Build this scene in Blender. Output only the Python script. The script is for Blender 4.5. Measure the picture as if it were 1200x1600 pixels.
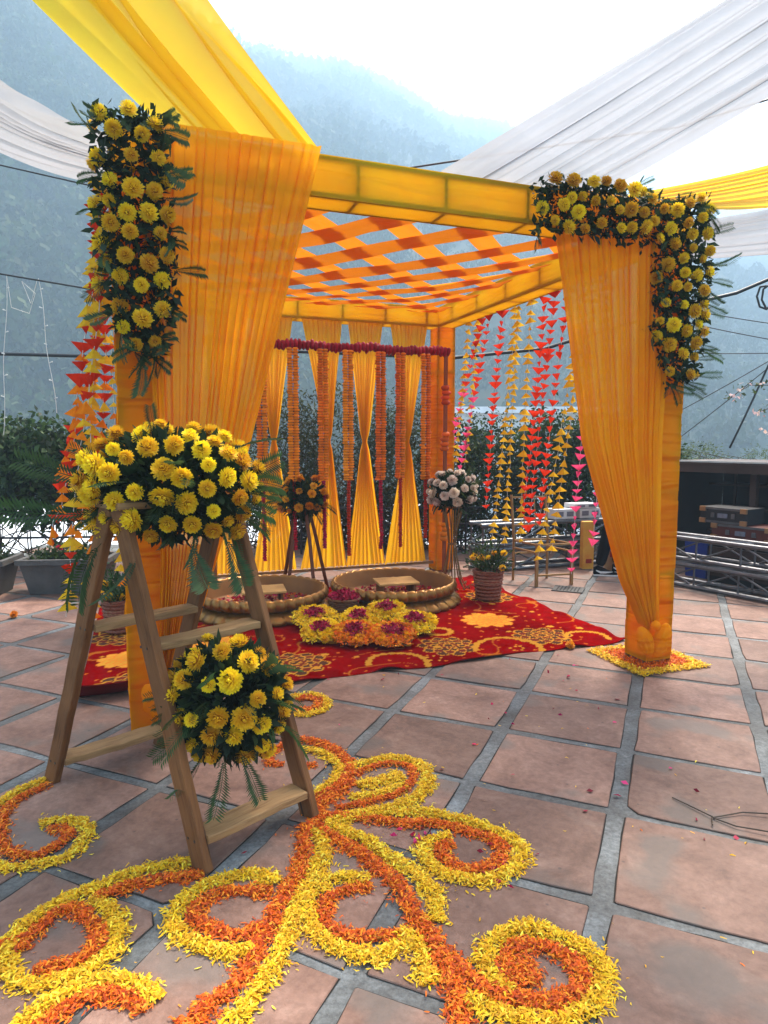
import bpy, math, random
import numpy as np
from mathutils import Vector, Matrix, Euler

for o in list(bpy.data.objects): bpy.data.objects.remove(o, do_unlink=True)
S = bpy.context.scene
COL = S.collection
R = math.radians
random.seed(7); rng = np.random.default_rng(7)

# ---------------------------------------------------------------- camera, sky, sun, exposure
cam = bpy.data.cameras.new('camera'); camo = bpy.data.objects.new('camera', cam); COL.objects.link(camo)
cam.sensor_fit = 'VERTICAL'; cam.sensor_height = 24.0; cam.lens = 24.0*1044.65/1600
cam.clip_start = .05; cam.clip_end = 4000
camo.location = (0, 0, 1.5); camo.rotation_euler = (R(90)-.105, 0, 0)
S.camera = camo

SUN_AZ, SUN_EL = R(27), R(57)          # to the right of the view direction, behind the canopy
w = bpy.data.worlds.new('World'); S.world = w; w.use_nodes = True
nt = w.node_tree; nt.nodes.clear()
sky = nt.nodes.new('ShaderNodeTexSky'); sky.sky_type = 'NISHITA'; sky.sun_disc = False
sky.sun_elevation = SUN_EL; sky.sun_rotation = SUN_AZ
sky.air_density = .2; sky.dust_density = 6.5; sky.ozone_density = .0; sky.altitude = 0
bg = nt.nodes.new('ShaderNodeBackground'); bg.inputs['Strength'].default_value = .15
out = nt.nodes.new('ShaderNodeOutputWorld')
nt.links.new(sky.outputs[0], bg.inputs[0]); nt.links.new(bg.outputs[0], out.inputs[0])
sun = bpy.data.lights.new('sun', 'SUN'); sun.energy = 2.9; sun.angle = R(9.0); sun.color = (1, .90, .76)
suno = bpy.data.objects.new('sun', sun); COL.objects.link(suno)
sd = Vector((math.sin(SUN_AZ)*math.cos(SUN_EL), math.cos(SUN_AZ)*math.cos(SUN_EL), math.sin(SUN_EL)))
suno.rotation_euler = sd.to_track_quat('Z', 'Y').to_euler(); suno.location = (6, 10, 12)
S.view_settings.view_transform = 'Standard'; S.view_settings.look = 'None'
S.view_settings.exposure = 2.6; S.view_settings.gamma = 1; S.view_settings.use_curve_mapping = False
cy = S.cycles
cy.max_bounces = 6; cy.diffuse_bounces = 3; cy.glossy_bounces = 2; cy.transmission_bounces = 6
cy.transparent_max_bounces = 16; cy.volume_bounces = 1; cy.use_denoising = True
cy.sample_clamp_indirect = 6; cy.use_light_tree = False; cy.caustics_reflective = False; cy.caustics_refractive = False

# ---------------------------------------------------------------- helpers
def tag(o, label=None, cat=None, group=None, kind=None):
    if label: o['label'] = label
    if cat: o['category'] = cat
    if group: o['group'] = group
    if kind: o['kind'] = kind
    return o
def empty(name, loc, label=None, cat=None, group=None):
    o = bpy.data.objects.new(name, None); COL.objects.link(o); o.location = loc
    o.empty_display_size = .1
    return tag(o, label, cat, group)
def link(name, me, parent=None, loc=(0, 0, 0), rot=None, scale=None):
    o = bpy.data.objects.new(name, me); COL.objects.link(o); o.location = loc
    if rot is not None: o.rotation_euler = rot
    if scale is not None: o.scale = (scale,)*3 if isinstance(scale, (int, float)) else scale
    if parent: o.parent = parent
    return o
def worldloc(o):
    v = Vector(o.location)
    while o.parent: o = o.parent; v = v + Vector(o.location)
    return v
def mesh_from(name, V, F, mat, smooth=False, cols=None, mats=None):
    """V (n,3) array, F list of tuples or an (m,k) array."""
    V = np.asarray(V, dtype=np.float32)
    me = bpy.data.meshes.new(name)
    if isinstance(F, np.ndarray):
        m, k = F.shape
        me.vertices.add(len(V)); me.vertices.foreach_set('co', V.ravel())
        me.loops.add(m*k); me.loops.foreach_set('vertex_index', F.astype(np.int32).ravel())
        me.polygons.add(m); me.polygons.foreach_set('loop_start', np.arange(m, dtype=np.int32)*k)
        me.update(calc_edges=True)
    else:
        me.from_pydata(V.tolist(), [], F); me.update()
    if smooth: me.polygons.foreach_set('use_smooth', np.ones(len(me.polygons), dtype=bool))
    if cols is not None:
        a = me.color_attributes.new('Col', 'FLOAT_COLOR', 'POINT')
        c = np.ones((len(V), 4), dtype=np.float32); c[:, :3] = cols; a.data.foreach_set('color', c.ravel())
    if mats:
        for x in mats: me.materials.append(x)
    elif mat: me.materials.append(mat)
    return me
def place(name, V, F, mat, parent=None, smooth=False, cols=None, mats=None, fmat=None):
    """world-space vertices; the origin goes to the base of the thing, or to its parent's origin."""
    V = np.asarray(V, dtype=np.float64)
    if parent: off = np.array(worldloc(parent))
    else: off = np.array([(V[:, 0].min()+V[:, 0].max())/2, (V[:, 1].min()+V[:, 1].max())/2, V[:, 2].min()])
    me = mesh_from(name, V-off, F, mat, smooth, cols, mats)
    if fmat is not None: me.polygons.foreach_set('material_index', np.asarray(fmat, dtype=np.int32))
    return link(name, me, parent, (0, 0, 0) if parent else tuple(off))

class MB:
    def __init__(s): s.v = []; s.f = []
    def add(s, V, F):
        n = len(s.v); s.v += [tuple(p) for p in V]; s.f += [tuple(i+n for i in q) for q in F]; return s
    def box(s, c, d, rot=None, taper=1.0):
        x, y, z = d[0]/2, d[1]/2, d[2]/2
        P = [Vector((sx*x*(taper if sz > 0 else 1), sy*y*(taper if sz > 0 else 1), sz*z)) for sz in (-1, 1) for sy in (-1, 1) for sx in (-1, 1)]
        if rot is not None:
            m = rot if isinstance(rot, Matrix) else Euler(rot).to_matrix(); P = [m @ p for p in P]
        P = [p+Vector(c) for p in P]
        return s.add(P, [(0, 2, 3, 1), (4, 5, 7, 6), (0, 1, 5, 4), (2, 6, 7, 3), (0, 4, 6, 2), (1, 3, 7, 5)])
    def bar(s, a, b, wd, ht, up=(0, 0, 1)):
        a, b = Vector(a), Vector(b); d = (b-a).normalized(); u = Vector(up)
        r = d.cross(u)
        if r.length < 1e-4: r = d.cross(Vector((0, 1, 0)))
        r.normalize(); u = r.cross(d).normalized()
        P = []
        for p in (a, b):
            for (i, j) in ((-1, -1), (1, -1), (1, 1), (-1, 1)): P.append(p+r*(i*wd/2)+u*(j*ht/2))
        return s.add(P, [(3, 2, 1, 0), (4, 5, 6, 7), (0, 1, 5, 4), (1, 2, 6, 5), (2, 3, 7, 6), (3, 0, 4, 7)])
    def tube(s, pts, rad, n=8, cap=True):
        pts = [Vector(p) for p in pts]; m = len(pts)
        rad = rad if isinstance(rad, (list, tuple)) else [rad]*m
        V = []; F = []; prev = None
        for i, p in enumerate(pts):
            d = (pts[min(i+1, m-1)]-pts[max(i-1, 0)]).normalized()
            if prev is None:
                r = d.cross(Vector((0, 0, 1)))
                if r.length < .05: r = d.cross(Vector((0, 1, 0)))
            else: r = prev-d*prev.dot(d)
            r.normalize(); prev = r; u = d.cross(r)
            for k in range(n):
                a = 2*math.pi*k/n; V.append(p+(r*math.cos(a)+u*math.sin(a))*rad[i])
        for i in range(m-1):
            for k in range(n):
                a = i*n+k; b = i*n+(k+1) % n; F.append((a, b, b+n, a+n))
        if cap: F.append(tuple(range(n-1, -1, -1))); F.append(tuple((m-1)*n+k for k in range(n)))
        return s.add(V, F)
    def lathe(s, c, prof, n=24, cap0=True, cap1=False):
        V = []; F = []
        for (r, z) in prof:
            for k in range(n):
                a = 2*math.pi*k/n; V.append((c[0]+r*math.cos(a), c[1]+r*math.sin(a), c[2]+z))
        for i in range(len(prof)-1):
            for k in range(n):
                a = i*n+k; b = i*n+(k+1) % n; F.append((a, b, b+n, a+n))
        if cap0: F.append(tuple(range(n-1, -1, -1)))
        if cap1: F.append(tuple((len(prof)-1)*n+k for k in range(n)))
        return s.add(V, F)
    def build(s, name, mat, parent=None, smooth=False): return place(name, s.v, s.f, mat, parent, smooth)

def grid_faces(nu, nv):
    i, j = np.meshgrid(np.arange(nu-1), np.arange(nv-1), indexing='ij')
    a = (i*nv+j).ravel(); return np.stack([a, a+nv, a+nv+1, a+1], 1)
def vnoise(x, y, seed=0):
    """smooth value noise, arrays in, about -1..1 out"""
    x = np.asarray(x, float); y = np.asarray(y, float)
    def hsh(i, j):
        n = (i*374761393+j*668265263+seed*1442695040) & 0x7fffffff
        n = ((n ^ (n >> 13))*1274126177) & 0x7fffffff
        return ((n ^ (n >> 16)) & 0xffff)/32767.5-1
    xi = np.floor(x).astype(np.int64); yi = np.floor(y).astype(np.int64); u = x-xi; v = y-yi
    u = u*u*(3-2*u); v = v*v*(3-2*v)
    return (hsh(xi, yi)*(1-u)+hsh(xi+1, yi)*u)*(1-v)+(hsh(xi, yi+1)*(1-u)+hsh(xi+1, yi+1)*u)*v

# ---------------------------------------------------------------- the canopy's own frame: u along its front, v into its depth
X0, Y0, TH = -1.282, 3.256, .3488
CW, CD, CH, CC = 3.445, 3.605, 2.969, .21
ct, st = math.cos(TH), math.sin(TH)
def Wd(u, v, z=0.0): return (X0+u*ct-v*st, Y0+u*st+v*ct, z)
def WdA(u, v, z):
    u, v, z = np.broadcast_arrays(np.asarray(u, float), np.asarray(v, float), np.asarray(z, float))
    return np.stack([X0+u*ct-v*st, Y0+u*st+v*ct, z], -1)

# ---------------------------------------------------------------- materials
MATS = {}
def nodes(name):
    m = bpy.data.materials.new(name); m.use_nodes = True; t = m.node_tree; t.nodes.clear()
    o = t.nodes.new('ShaderNodeOutputMaterial'); MATS[name] = m
    return m, t, o
def N(t, typ, **kw):
    n = t.nodes.new(typ)
    for k, v in kw.items():
        if k.startswith('i_'):
            key = k[2:]; key = int(key) if key.isdigit() else key.replace('_', ' ')
            n.inputs[key].default_value = v
        else: setattr(n, k, v)
    return n
def noise_fac(t, scale, detail=4, rough=.6, coord='Object', vscale=None):
    tc = N(t, 'ShaderNodeTexCoord'); src = tc.outputs[coord]
    if vscale:
        mp = N(t, 'ShaderNodeMapping'); mp.inputs['Scale'].default_value = vscale; t.links.new(src, mp.inputs[0]); src = mp.outputs[0]
    n = N(t, 'ShaderNodeTexNoise', i_Scale=scale, i_Detail=detail, i_Roughness=rough); t.links.new(src, n.inputs['Vector'])
    return n
def ramp(t, fac, stops):
    r = N(t, 'ShaderNodeValToRGB'); e = r.color_ramp.elements
    while len(e) < len(stops): e.new(.5)
    for x, (p, c) in zip(e, stops): x.position = p; x.color = (*c, 1)
    t.links.new(fac, r.inputs[0]); return r
def solid(name, c1, c2=None, scale=6, rough=.7, metal=0, bump=.0, bscale=40, vscale=None, detail=5, spec=.3):
    """principled colour that wanders between two tones, with fine relief"""
    m, t, o = nodes(name); b = N(t, 'ShaderNodeBsdfPrincipled', i_Roughness=rough, i_Metallic=metal)
    b.inputs['Specular IOR Level'].default_value = spec
    c2 = c2 or tuple(x*.7 for x in c1)
    n = noise_fac(t, scale, detail, vscale=vscale)
    r = ramp(t, n.outputs[0], [(.3, c2), (.7, c1)]); t.links.new(r.outputs[0], b.inputs['Base Color'])
    if bump:
        n2 = noise_fac(t, bscale, 4, vscale=vscale); bp = N(t, 'ShaderNodeBump', i_Strength=bump, i_Distance=.01)
        t.links.new(n2.outputs[0], bp.inputs['Height']); t.links.new(bp.outputs[0], b.inputs['Normal'])
    t.links.new(b.outputs[0], o.inputs[0]); return m
def fabric(name, c, transl=.5, sheer=.15, c2=None, crease=0.0):
    """thin cloth: part of the light is scattered back, part comes through, part passes the weave"""
    m, t, o = nodes(name)
    c2 = c2 or tuple(x*.9 for x in c)
    n = noise_fac(t, 3.0, 5); r = ramp(t, n.outputs[0], [(.35, c2), (.65, c)])
    d = N(t, 'ShaderNodeBsdfDiffuse'); tl = N(t, 'ShaderNodeBsdfTranslucent'); tp = N(t, 'ShaderNodeBsdfTransparent'); mxv = max(c); tp.inputs[0].default_value = (*[.35+.65*x/mxv for x in c], 1)
    t.links.new(r.outputs[0], d.inputs[0]); t.links.new(r.outputs[0], tl.inputs[0])
    if crease:
        tc = N(t, 'ShaderNodeTexCoord'); mp = N(t, 'ShaderNodeMapping'); mp.inputs['Rotation'].default_value = (.45, .35, .3); mp.inputs['Scale'].default_value = (.32, .32, 3.4); t.links.new(tc.outputs['Object'], mp.inputs[0])
        cn = N(t, 'ShaderNodeTexNoise', noise_type='RIDGED_MULTIFRACTAL', i_Scale=5.0, i_Detail=4, i_Roughness=.55, i_Distortion=.6); t.links.new(mp.outputs[0], cn.inputs['Vector'])
        bp = N(t, 'ShaderNodeBump', i_Strength=crease, i_Distance=.07); t.links.new(cn.outputs[0], bp.inputs['Height']); t.links.new(bp.outputs[0], d.inputs['Normal']); t.links.new(bp.outputs[0], tl.inputs['Normal'])
    a = N(t, 'ShaderNodeMixShader', i_0=transl); t.links.new(d.outputs[0], a.inputs[1]); t.links.new(tl.outputs[0], a.inputs[2])
    wv = noise_fac(t, 260, 2, .5); mr = N(t, 'ShaderNodeMapRange'); mr.inputs['To Min'].default_value = sheer*.6; mr.inputs['To Max'].default_value = sheer*1.4
    t.links.new(wv.outputs[0], mr.inputs[0])
    b = N(t, 'ShaderNodeMixShader'); t.links.new(mr.outputs[0], b.inputs[0])
    t.links.new(a.outputs[0], b.inputs[1]); t.links.new(tp.outputs[0], b.inputs[2]); t.links.new(b.outputs[0], o.inputs[0]); return m
def attr_leaf(name, base=(1, 1, 1), transl=.35, rough=.6, rnd=.25, hue=.03):
    """colour from the mesh attribute, varied per object; light passes through thin petals and leaves"""
    m, t, o = nodes(name)
    at = N(t, 'ShaderNodeAttribute', attribute_name='Col'); oi = N(t, 'ShaderNodeObjectInfo')
    hs = N(t, 'ShaderNodeHueSaturation'); t.links.new(at.outputs['Color'], hs.inputs['Color'])
    m1 = N(t, 'ShaderNodeMapRange'); m1.inputs['To Min'].default_value = 1-rnd; m1.inputs['To Max'].default_value = 1+rnd*.6; t.links.new(oi.outputs['Random'], m1.inputs[0]); t.links.new(m1.outputs[0], hs.inputs['Value'])
    m2 = N(t, 'ShaderNodeMapRange'); m2.inputs['To Min'].default_value = .5-hue; m2.inputs['To Max'].default_value = .5+hue*.4; t.links.new(oi.outputs['Random'], m2.inputs[0]); t.links.new(m2.outputs[0], hs.inputs['Hue'])
    b = N(t, 'ShaderNodeBsdfPrincipled', i_Roughness=rough); b.inputs['Specular IOR Level'].default_value = .25
    tl = N(t, 'ShaderNodeBsdfTranslucent'); t.links.new(hs.outputs[0], b.inputs['Base Color']); t.links.new(hs.outputs[0], tl.inputs[0])
    a = N(t, 'ShaderNodeMixShader', i_0=transl); t.links.new(b.outputs[0], a.inputs[1]); t.links.new(tl.outputs[0], a.inputs[2]); t.links.new(a.outputs[0], o.inputs[0]); return m

F_ORANGE = fabric("orange_sheer_cloth", (.99, .50, .012), .56, .13, (.98, .40, .009))
F_WRAP = fabric("orange_wrap_cloth", (.98, .46, .011), .64, .03, (.96, .36, .007), .6)
F_YELLOW = fabric('yellow_sheer_cloth', (.97, .72, .025), .6, .15, (.96, .66, .02))
F_BEAM = fabric("yellow_beam_cloth", (.95, .66, .03), .70, .04, (.95, .55, .02), .3)
F_BACK = fabric("marigold_yellow_sheer", (.97, .58, .016), .7, .08, (.96, .50, .012))
F_STRIP = fabric('orange_ceiling_cloth', (.88, .26, .008), .40, .03)
F_WHITE = fabric('white_sheer_cloth', (.50, .50, .52), .42, .12)
M_FRAME = solid('olive_painted_steel', (.20, .14, .03), (.14, .09, .02), 8, .5)
M_WOOD = solid('rough_pine', (.33, .20, .095), (.20, .115, .05), 3, .75, 0, .35, 30, (1, 1, 1))
M_WIRE = solid('black_cable', (.02, .02, .022), None, 5, .5)
M_LEAF = attr_leaf('leaf', transl=.35)
M_PETAL = attr_leaf('petal', transl=.35, rnd=.18)
M_STR = solid('white_thread', (.7, .68, .62), None, 20, .8)
# ================================================================ the setting
# terrain: a terrace on a slope, a valley, wooded hills opposite
SIL = np.array([(-900, -420), (-300, -330), (0, -150), (150, -20), (300, 55), (400, 104), (430, 112), (480, 126), (540, 128), (600, 158), (650, 180), (700, 206), (770, 218), (850, 262), (1000, 330), (1200, 392), (1500, 470), (2200, 560)], float)
def hill_h(x, y):
    yy = np.maximum(y, 1.0); s = x/yy
    px = 600+1044.65*np.clip(s, -1.4, 1.5)
    rz = (690-np.interp(px, SIL[:, 0], SIL[:, 1]))/1044.65
    yr = np.interp(s, [-1.2, -.55, -.3, -.19, -.1, .0, .1, .3, 1.2], [200, 240, 360, 480, 560, 640, 740, 880, 980])
    zr = rz*yr-9
    t = np.clip((y-60)/(yr-60), 0, 1)
    base = -26+(zr+26)*(t**.95)
    fall = np.clip((y-yr)/250, 0, 1); base = base-fall*fall*160
    rough = (vnoise(x/60, y/60, 3)*9+vnoise(x/24, y/24, 5)*3.0)*np.clip(t*3, 0, 1)*(1-.6*t)
    r = np.sqrt(x*x+y*y)
    near = -1.1-np.clip((r-15)/60, 0, 1)**1.3*25
    k = np.clip((y-60)/30, 0, 1)
    return np.where(y > 60, base+rough*k, near)
rad = np.concatenate([np.linspace(0, 70, 18), np.linspace(80, 1200, 120)])
az = np.concatenate([np.linspace(-58, 58, 150), np.linspace(64, 296, 40)])*math.pi/180
A, Rr = np.meshgrid(az, rad, indexing='ij')
tx, ty = Rr*np.sin(A), Rr*np.cos(A); tz = hill_h(tx, ty)
nA, nR = A.shape
F = grid_faces(nA, nR); j = np.arange(nR-1); F = np.vstack([F, np.stack([(nA-1)*nR+j, j, j+1, (nA-1)*nR+j+1], 1)])
m_ter = solid('forest_floor', (.035, .048, .02), (.02, .03, .013), .05, .95)
terrain = place('hillside', np.stack([tx, ty, tz], -1).reshape(-1, 3), F, m_ter, smooth=True); tag(terrain, kind='structure')

# forest on the hills: crowns of loose leaf clumps on short trunks
def crown_template(ncl, rs):
    V = []; F = []; q = np.random.default_rng(rs)
    lobes = [(q.normal(0, .22, 2), q.uniform(.35, .95), q.uniform(.3, .5)) for _ in range(6)]
    for i in range(ncl):
        (cx, cyy), cz, lr = lobes[i % 6]
        d = q.normal(size=3); d /= np.linalg.norm(d); p = np.array([cx, cyy, cz])+d*lr*q.uniform(.55, 1)*np.array([1, 1, .7])
        a = q.normal(size=3); a /= np.linalg.norm(a); b = np.cross(a, d); b /= np.linalg.norm(b)+1e-9
        sz = (.9/math.sqrt(ncl))*q.uniform(.6, 1.25); n = len(V)
        V += [p+a*sz, p+b*sz*.9, p-a*sz*.8, p-b*sz]; F.append((n, n+1, n+2, n+3))
    n = len(V); V += [np.array(v) for v in ((-.035, 0, -.1), (.035, 0, -.1), (.02, 0, .8), (-.02, 0, .8))]; F.append((n, n+1, n+2, n+3))
    return np.array(V), np.array(F)
def forest(name, pos, hts, ncl, label, col):
    T = [crown_template(ncl, 40+i) for i in range(5)]
    Vs, Fs, Cs = [], [], []; off = 0
    for i, (p, hh) in enumerate(zip(pos, hts)):
        V, F_ = T[i % 5]; a = rng.uniform(0, 6.28); c, s = math.cos(a), math.sin(a); ww = hh*rng.uniform(.5, .8)
        Vs.append(np.stack([(V[:, 0]*c-V[:, 1]*s)*ww+p[0], (V[:, 0]*s+V[:, 1]*c)*ww+p[1], V[:, 2]*hh*.85+p[2]], 1)); Fs.append(F_+off); off += len(V)
        Cs.append(np.repeat(np.array(col)[None]*rng.uniform(.6, 1.35)*np.array([rng.uniform(.85, 1.3), 1, rng.uniform(.7, 1.1)]), len(V), 0))
    o = place(name, np.vstack(Vs), np.vstack(Fs), M_FOREST, cols=np.vstack(Cs))
    return tag(o, label, 'forest', kind='stuff')
M_FOREST = attr_leaf('forest_leaf', transl=.2, rough=.9, rnd=0, hue=0)
n = 20000
yv = rng.uniform(70, 900, n*2); sv = rng.uniform(-.75, .95, n*2)
keep = rng.uniform(0, 1, n*2) < (yv/900)**.8; yv, sv = yv[keep][:n], sv[keep][:n]; xv = yv*sv; zv = hill_h(xv, yv)
n2 = 5200; y2 = rng.uniform(66, 430, n2); x2 = y2*rng.uniform(-.78, -.05, n2); xv, yv, zv = np.r_[xv, x2], np.r_[yv, y2], np.r_[zv, hill_h(x2, y2)]
pos = np.stack([xv, yv, zv], 1); ht = rng.uniform(6, 12, len(xv)); nearm = yv < 230
forest('near_forest', pos[nearm], ht[nearm]*.9, 110, 'dark green woodland on the lower slope across the valley', (.04, .062, .022))
forest('far_forest', pos[~nearm], ht[~nearm], 26, 'hazy blue woodland covering the high ridge behind the canopy', (.035, .052, .022))

# haze: one closed box of even air round camera and scene
hm, t, o = nodes('pale_air')
pv = N(t, 'ShaderNodeVolumePrincipled', i_Density=.0032, i_Anisotropy=.0); pv.inputs['Color'].default_value = (.54, .77, 1, 1)
t.links.new(pv.outputs[0], o.inputs['Volume'])
b = MB(); b.box((0, 0, 140), (2700, 2700, 430)); hz = b.build('haze', hm); tag(hz, 'pale blue haze filling the valley air', 'haze', kind='stuff')

# paved terrace: sandstone slabs set in grey cement
GA = -.4105; g1 = np.array([math.cos(GA), math.sin(GA)]); g2 = np.array([-math.sin(GA), math.cos(GA)])
GO = np.array([1.645, 4.182]); PB, PA = .616, .587
def cement_mat():
    m, t, o = nodes('grey_cement_joint'); b = N(t, 'ShaderNodeBsdfPrincipled', i_Roughness=.75)
    n1 = noise_fac(t, 1.6, 7, .72); n2 = noise_fac(t, 55, 6, .75)
    r1 = ramp(t, n1.outputs[0], [(.34, (.042, .037, .030)), (.50, (.100, .102, .098)), (.66, (.20, .215, .215))]); r2 = ramp(t, n2.outputs[0], [(.32, (.45, .45, .45)), (.62, (1.2, 1.2, 1.2))])
    mx = N(t, 'ShaderNodeMix', data_type='RGBA', blend_type='MULTIPLY', i_0=1.0); t.links.new(r1.outputs[0], mx.inputs[6]); t.links.new(r2.outputs[0], mx.inputs[7]); t.links.new(mx.outputs[2], b.inputs['Base Color'])
    bp = N(t, 'ShaderNodeBump', i_Strength=.35, i_Distance=.006); t.links.new(n2.outputs[0], bp.inputs['Height']); t.links.new(bp.outputs[0], b.inputs['Normal'])
    t.links.new(b.outputs[0], o.inputs[0]); return m
def stone_mat():
    m, t, o = nodes('pink_sandstone'); b = N(t, 'ShaderNodeBsdfPrincipled', i_Roughness=.62); b.inputs['Specular IOR Level'].default_value = .35
    tc = N(t, 'ShaderNodeTexCoord'); oi = N(t, 'ShaderNodeObjectInfo')
    ad = N(t, 'ShaderNodeVectorMath', operation='ADD'); sc = N(t, 'ShaderNodeVectorMath', operation='SCALE'); sc.inputs['Scale'].default_value = 60
    cb = N(t, 'ShaderNodeCombineXYZ'); t.links.new(oi.outputs['Random'], cb.inputs[0]); t.links.new(oi.outputs['Random'], cb.inputs[1]); t.links.new(cb.outputs[0], sc.inputs[0])
    t.links.new(tc.outputs['Object'], ad.inputs[0]); t.links.new(sc.outputs[0], ad.inputs[1])
    n1 = N(t, 'ShaderNodeTexNoise', i_Scale=4.5, i_Detail=9, i_Roughness=.74, i_Distortion=.5); n2 = N(t, 'ShaderNodeTexNoise', i_Scale=34, i_Detail=6, i_Roughness=.7); n3 = N(t, 'ShaderNodeTexNoise', i_Scale=2.6, i_Detail=3)
    vo = N(t, 'ShaderNodeTexVoronoi', i_Scale=9.0)
    for x in (n1, n2, n3, vo): t.links.new(ad.outputs[0], x.inputs['Vector'])
    r1 = ramp(t, n1.outputs[0], [(.28, (.105, .052, .036)), (.44, (.175, .092, .064)), (.57, (.220, .122, .088)), (.72, (.30, .185, .138))])
    r2 = ramp(t, n2.outputs[0], [(.3, (.74, .72, .70)), (.65, (1.10, 1.10, 1.10))])
    mx = N(t, 'ShaderNodeMix', data_type='RGBA', blend_type='MULTIPLY', i_0=1.0); t.links.new(r1.outputs[0], mx.inputs[6]); t.links.new(r2.outputs[0], mx.inputs[7])
    # damp grey stains and small dark specks
    r3 = ramp(t, n3.outputs[0], [(.55, (0, 0, 0)), (.64, (.70, .70, .70))]); mg = N(t, 'ShaderNodeMix', data_type='RGBA'); mg.inputs[7].default_value = (.115, .095, .08, 1)
    t.links.new(r3.outputs[0], mg.inputs[0]); t.links.new(mx.outputs[2], mg.inputs[6])
    r4 = ramp(t, vo.outputs['Distance'], [(.03, (1, 1, 1)), (.075, (0, 0, 0))]); ms = N(t, 'ShaderNodeMix', data_type='RGBA'); ms.inputs[7].default_value = (.05, .04, .035, 1)
    sm = N(t, 'ShaderNodeMath', operation='MULTIPLY'); sm.inputs[1].default_value = .6; t.links.new(r4.outputs[0], sm.inputs[0])
    t.links.new(sm.outputs[0], ms.inputs[0]); t.links.new(mg.outputs[2], ms.inputs[6])
    hs = N(t, 'ShaderNodeHueSaturation'); mr = N(t, 'ShaderNodeMapRange'); mr.inputs['To Min'].default_value = .72; mr.inputs['To Max'].default_value = 1.22
    t.links.new(oi.outputs['Random'], mr.inputs[0]); t.links.new(mr.outputs[0], hs.inputs['Value']); t.links.new(ms.outputs[2], hs.inputs['Color'])
    t.links.new(hs.outputs[0], b.inputs['Base Color'])
    bp = N(t, 'ShaderNodeBump', i_Strength=.4, i_Distance=.006); t.links.new(n2.outputs[0], bp.inputs['Height']); t.links.new(bp.outputs[0], b.inputs['Normal'])
    t.links.new(b.outputs[0], o.inputs[0]); return m
M_CEM, M_STONE = cement_mat(), stone_mat(); M_CRACK_SHADE = solid('painted_crack_shade', (.022, .018, .014), None, 30, .95)
b = MB(); b.box((.6, 3.2, -.6), (11.2, 13.0, 1.2)); terrace = b.build('terrace_floor', M_CEM); tag(terrace, kind='structure')
terrace_off = np.array(worldloc(terrace))
tq = np.random.default_rng(3)
for ib in range(-16, 17):
    for ia in range(-18, 14):
        c = GO+g1*((ib+.5)*PB)+g2*((ia+.5)*PA)
        if not (-4.75 < c[0] < 5.9 and .75 < c[1] < 9.4): continue
        if abs(c[0]) > .70*c[1]+.9: continue
        gb, ga = .072+tq.uniform(-.012, .012), .050+tq.uniform(-.010, .010)
        hx, hy = (PB-gb)/2, (PA-ga)/2
        # outline with slightly uneven edges, a chipped or cut corner here and there
        ring = []
        cut = tq.uniform(0, 1, 4)
        for q, (sx, sy) in enumerate(((-1, -1), (1, -1), (1, 1), (-1, 1))):
            px_, py_ = sx*hx+tq.normal(0, .004), sy*hy+tq.normal(0, .004)
            k = .045 if cut[q] < .06 else .003+tq.uniform(0, .004)
            dxs = [(-sx*0, -sy*k), (-sx*k, 0)] if q % 2 == 0 else [(-sx*k, 0), (0, -sy*k)]
            for dx, dy in dxs: ring.append((px_+dx, py_+dy))
            nx_, ny_ = [(1, -1), (1, 1), (-1, 1), (-1, -1)][q]
            for tt in (.25, .5, .75):
                ex = (sx*hx*(1-tt)+nx_*hx*tt, sy*hy*(1-tt)+ny_*hy*tt); nn = tq.normal(0, .0022)
                ring.append((ex[0]+(nn if sx == nx_ else 0), ex[1]+(nn if sy == ny_ else 0)))
        rg = np.array(ring); zt = .004+tq.uniform(0, .003); nn = len(rg)
        tilt = tq.normal(0, .002, 2)
        def zz(p, base): return base+p[0]*tilt[0]+p[1]*tilt[1]
        V = [(p[0], p[1], -.03) for p in rg]+[(p[0], p[1], zz(p, zt-.0025)) for p in rg]+[(p[0]*.99, p[1]*.99, zz(p, zt)) for p in rg]
        Fq = [(i, (i+1) % nn, nn+(i+1) % nn, nn+i) for i in range(nn)]+[(nn+i, nn+(i+1) % nn, 2*nn+(i+1) % nn, 2*nn+i) for i in range(nn)]+[tuple(range(2*nn, 3*nn))]
        # shade in the crack between slab and cement, painted as a dark ring
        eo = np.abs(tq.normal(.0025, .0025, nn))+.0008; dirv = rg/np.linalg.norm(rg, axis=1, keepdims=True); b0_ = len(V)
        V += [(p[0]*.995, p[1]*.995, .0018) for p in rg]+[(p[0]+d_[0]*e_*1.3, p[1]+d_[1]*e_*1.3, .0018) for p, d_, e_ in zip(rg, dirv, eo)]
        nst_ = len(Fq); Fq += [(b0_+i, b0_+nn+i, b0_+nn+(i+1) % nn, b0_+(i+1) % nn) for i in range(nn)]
        me = mesh_from('slab', V, Fq, None, mats=[M_STONE, M_CRACK_SHADE]); me.polygons.foreach_set('material_index', np.array([0]*nst_+[1]*nn, dtype=np.int32))
        ox = link('slab', me, terrace, tuple(np.array([c[0], c[1], 0])-terrace_off), (0, 0, GA+tq.normal(0, .004)+(math.pi if tq.uniform() < .5 else 0)))
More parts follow.
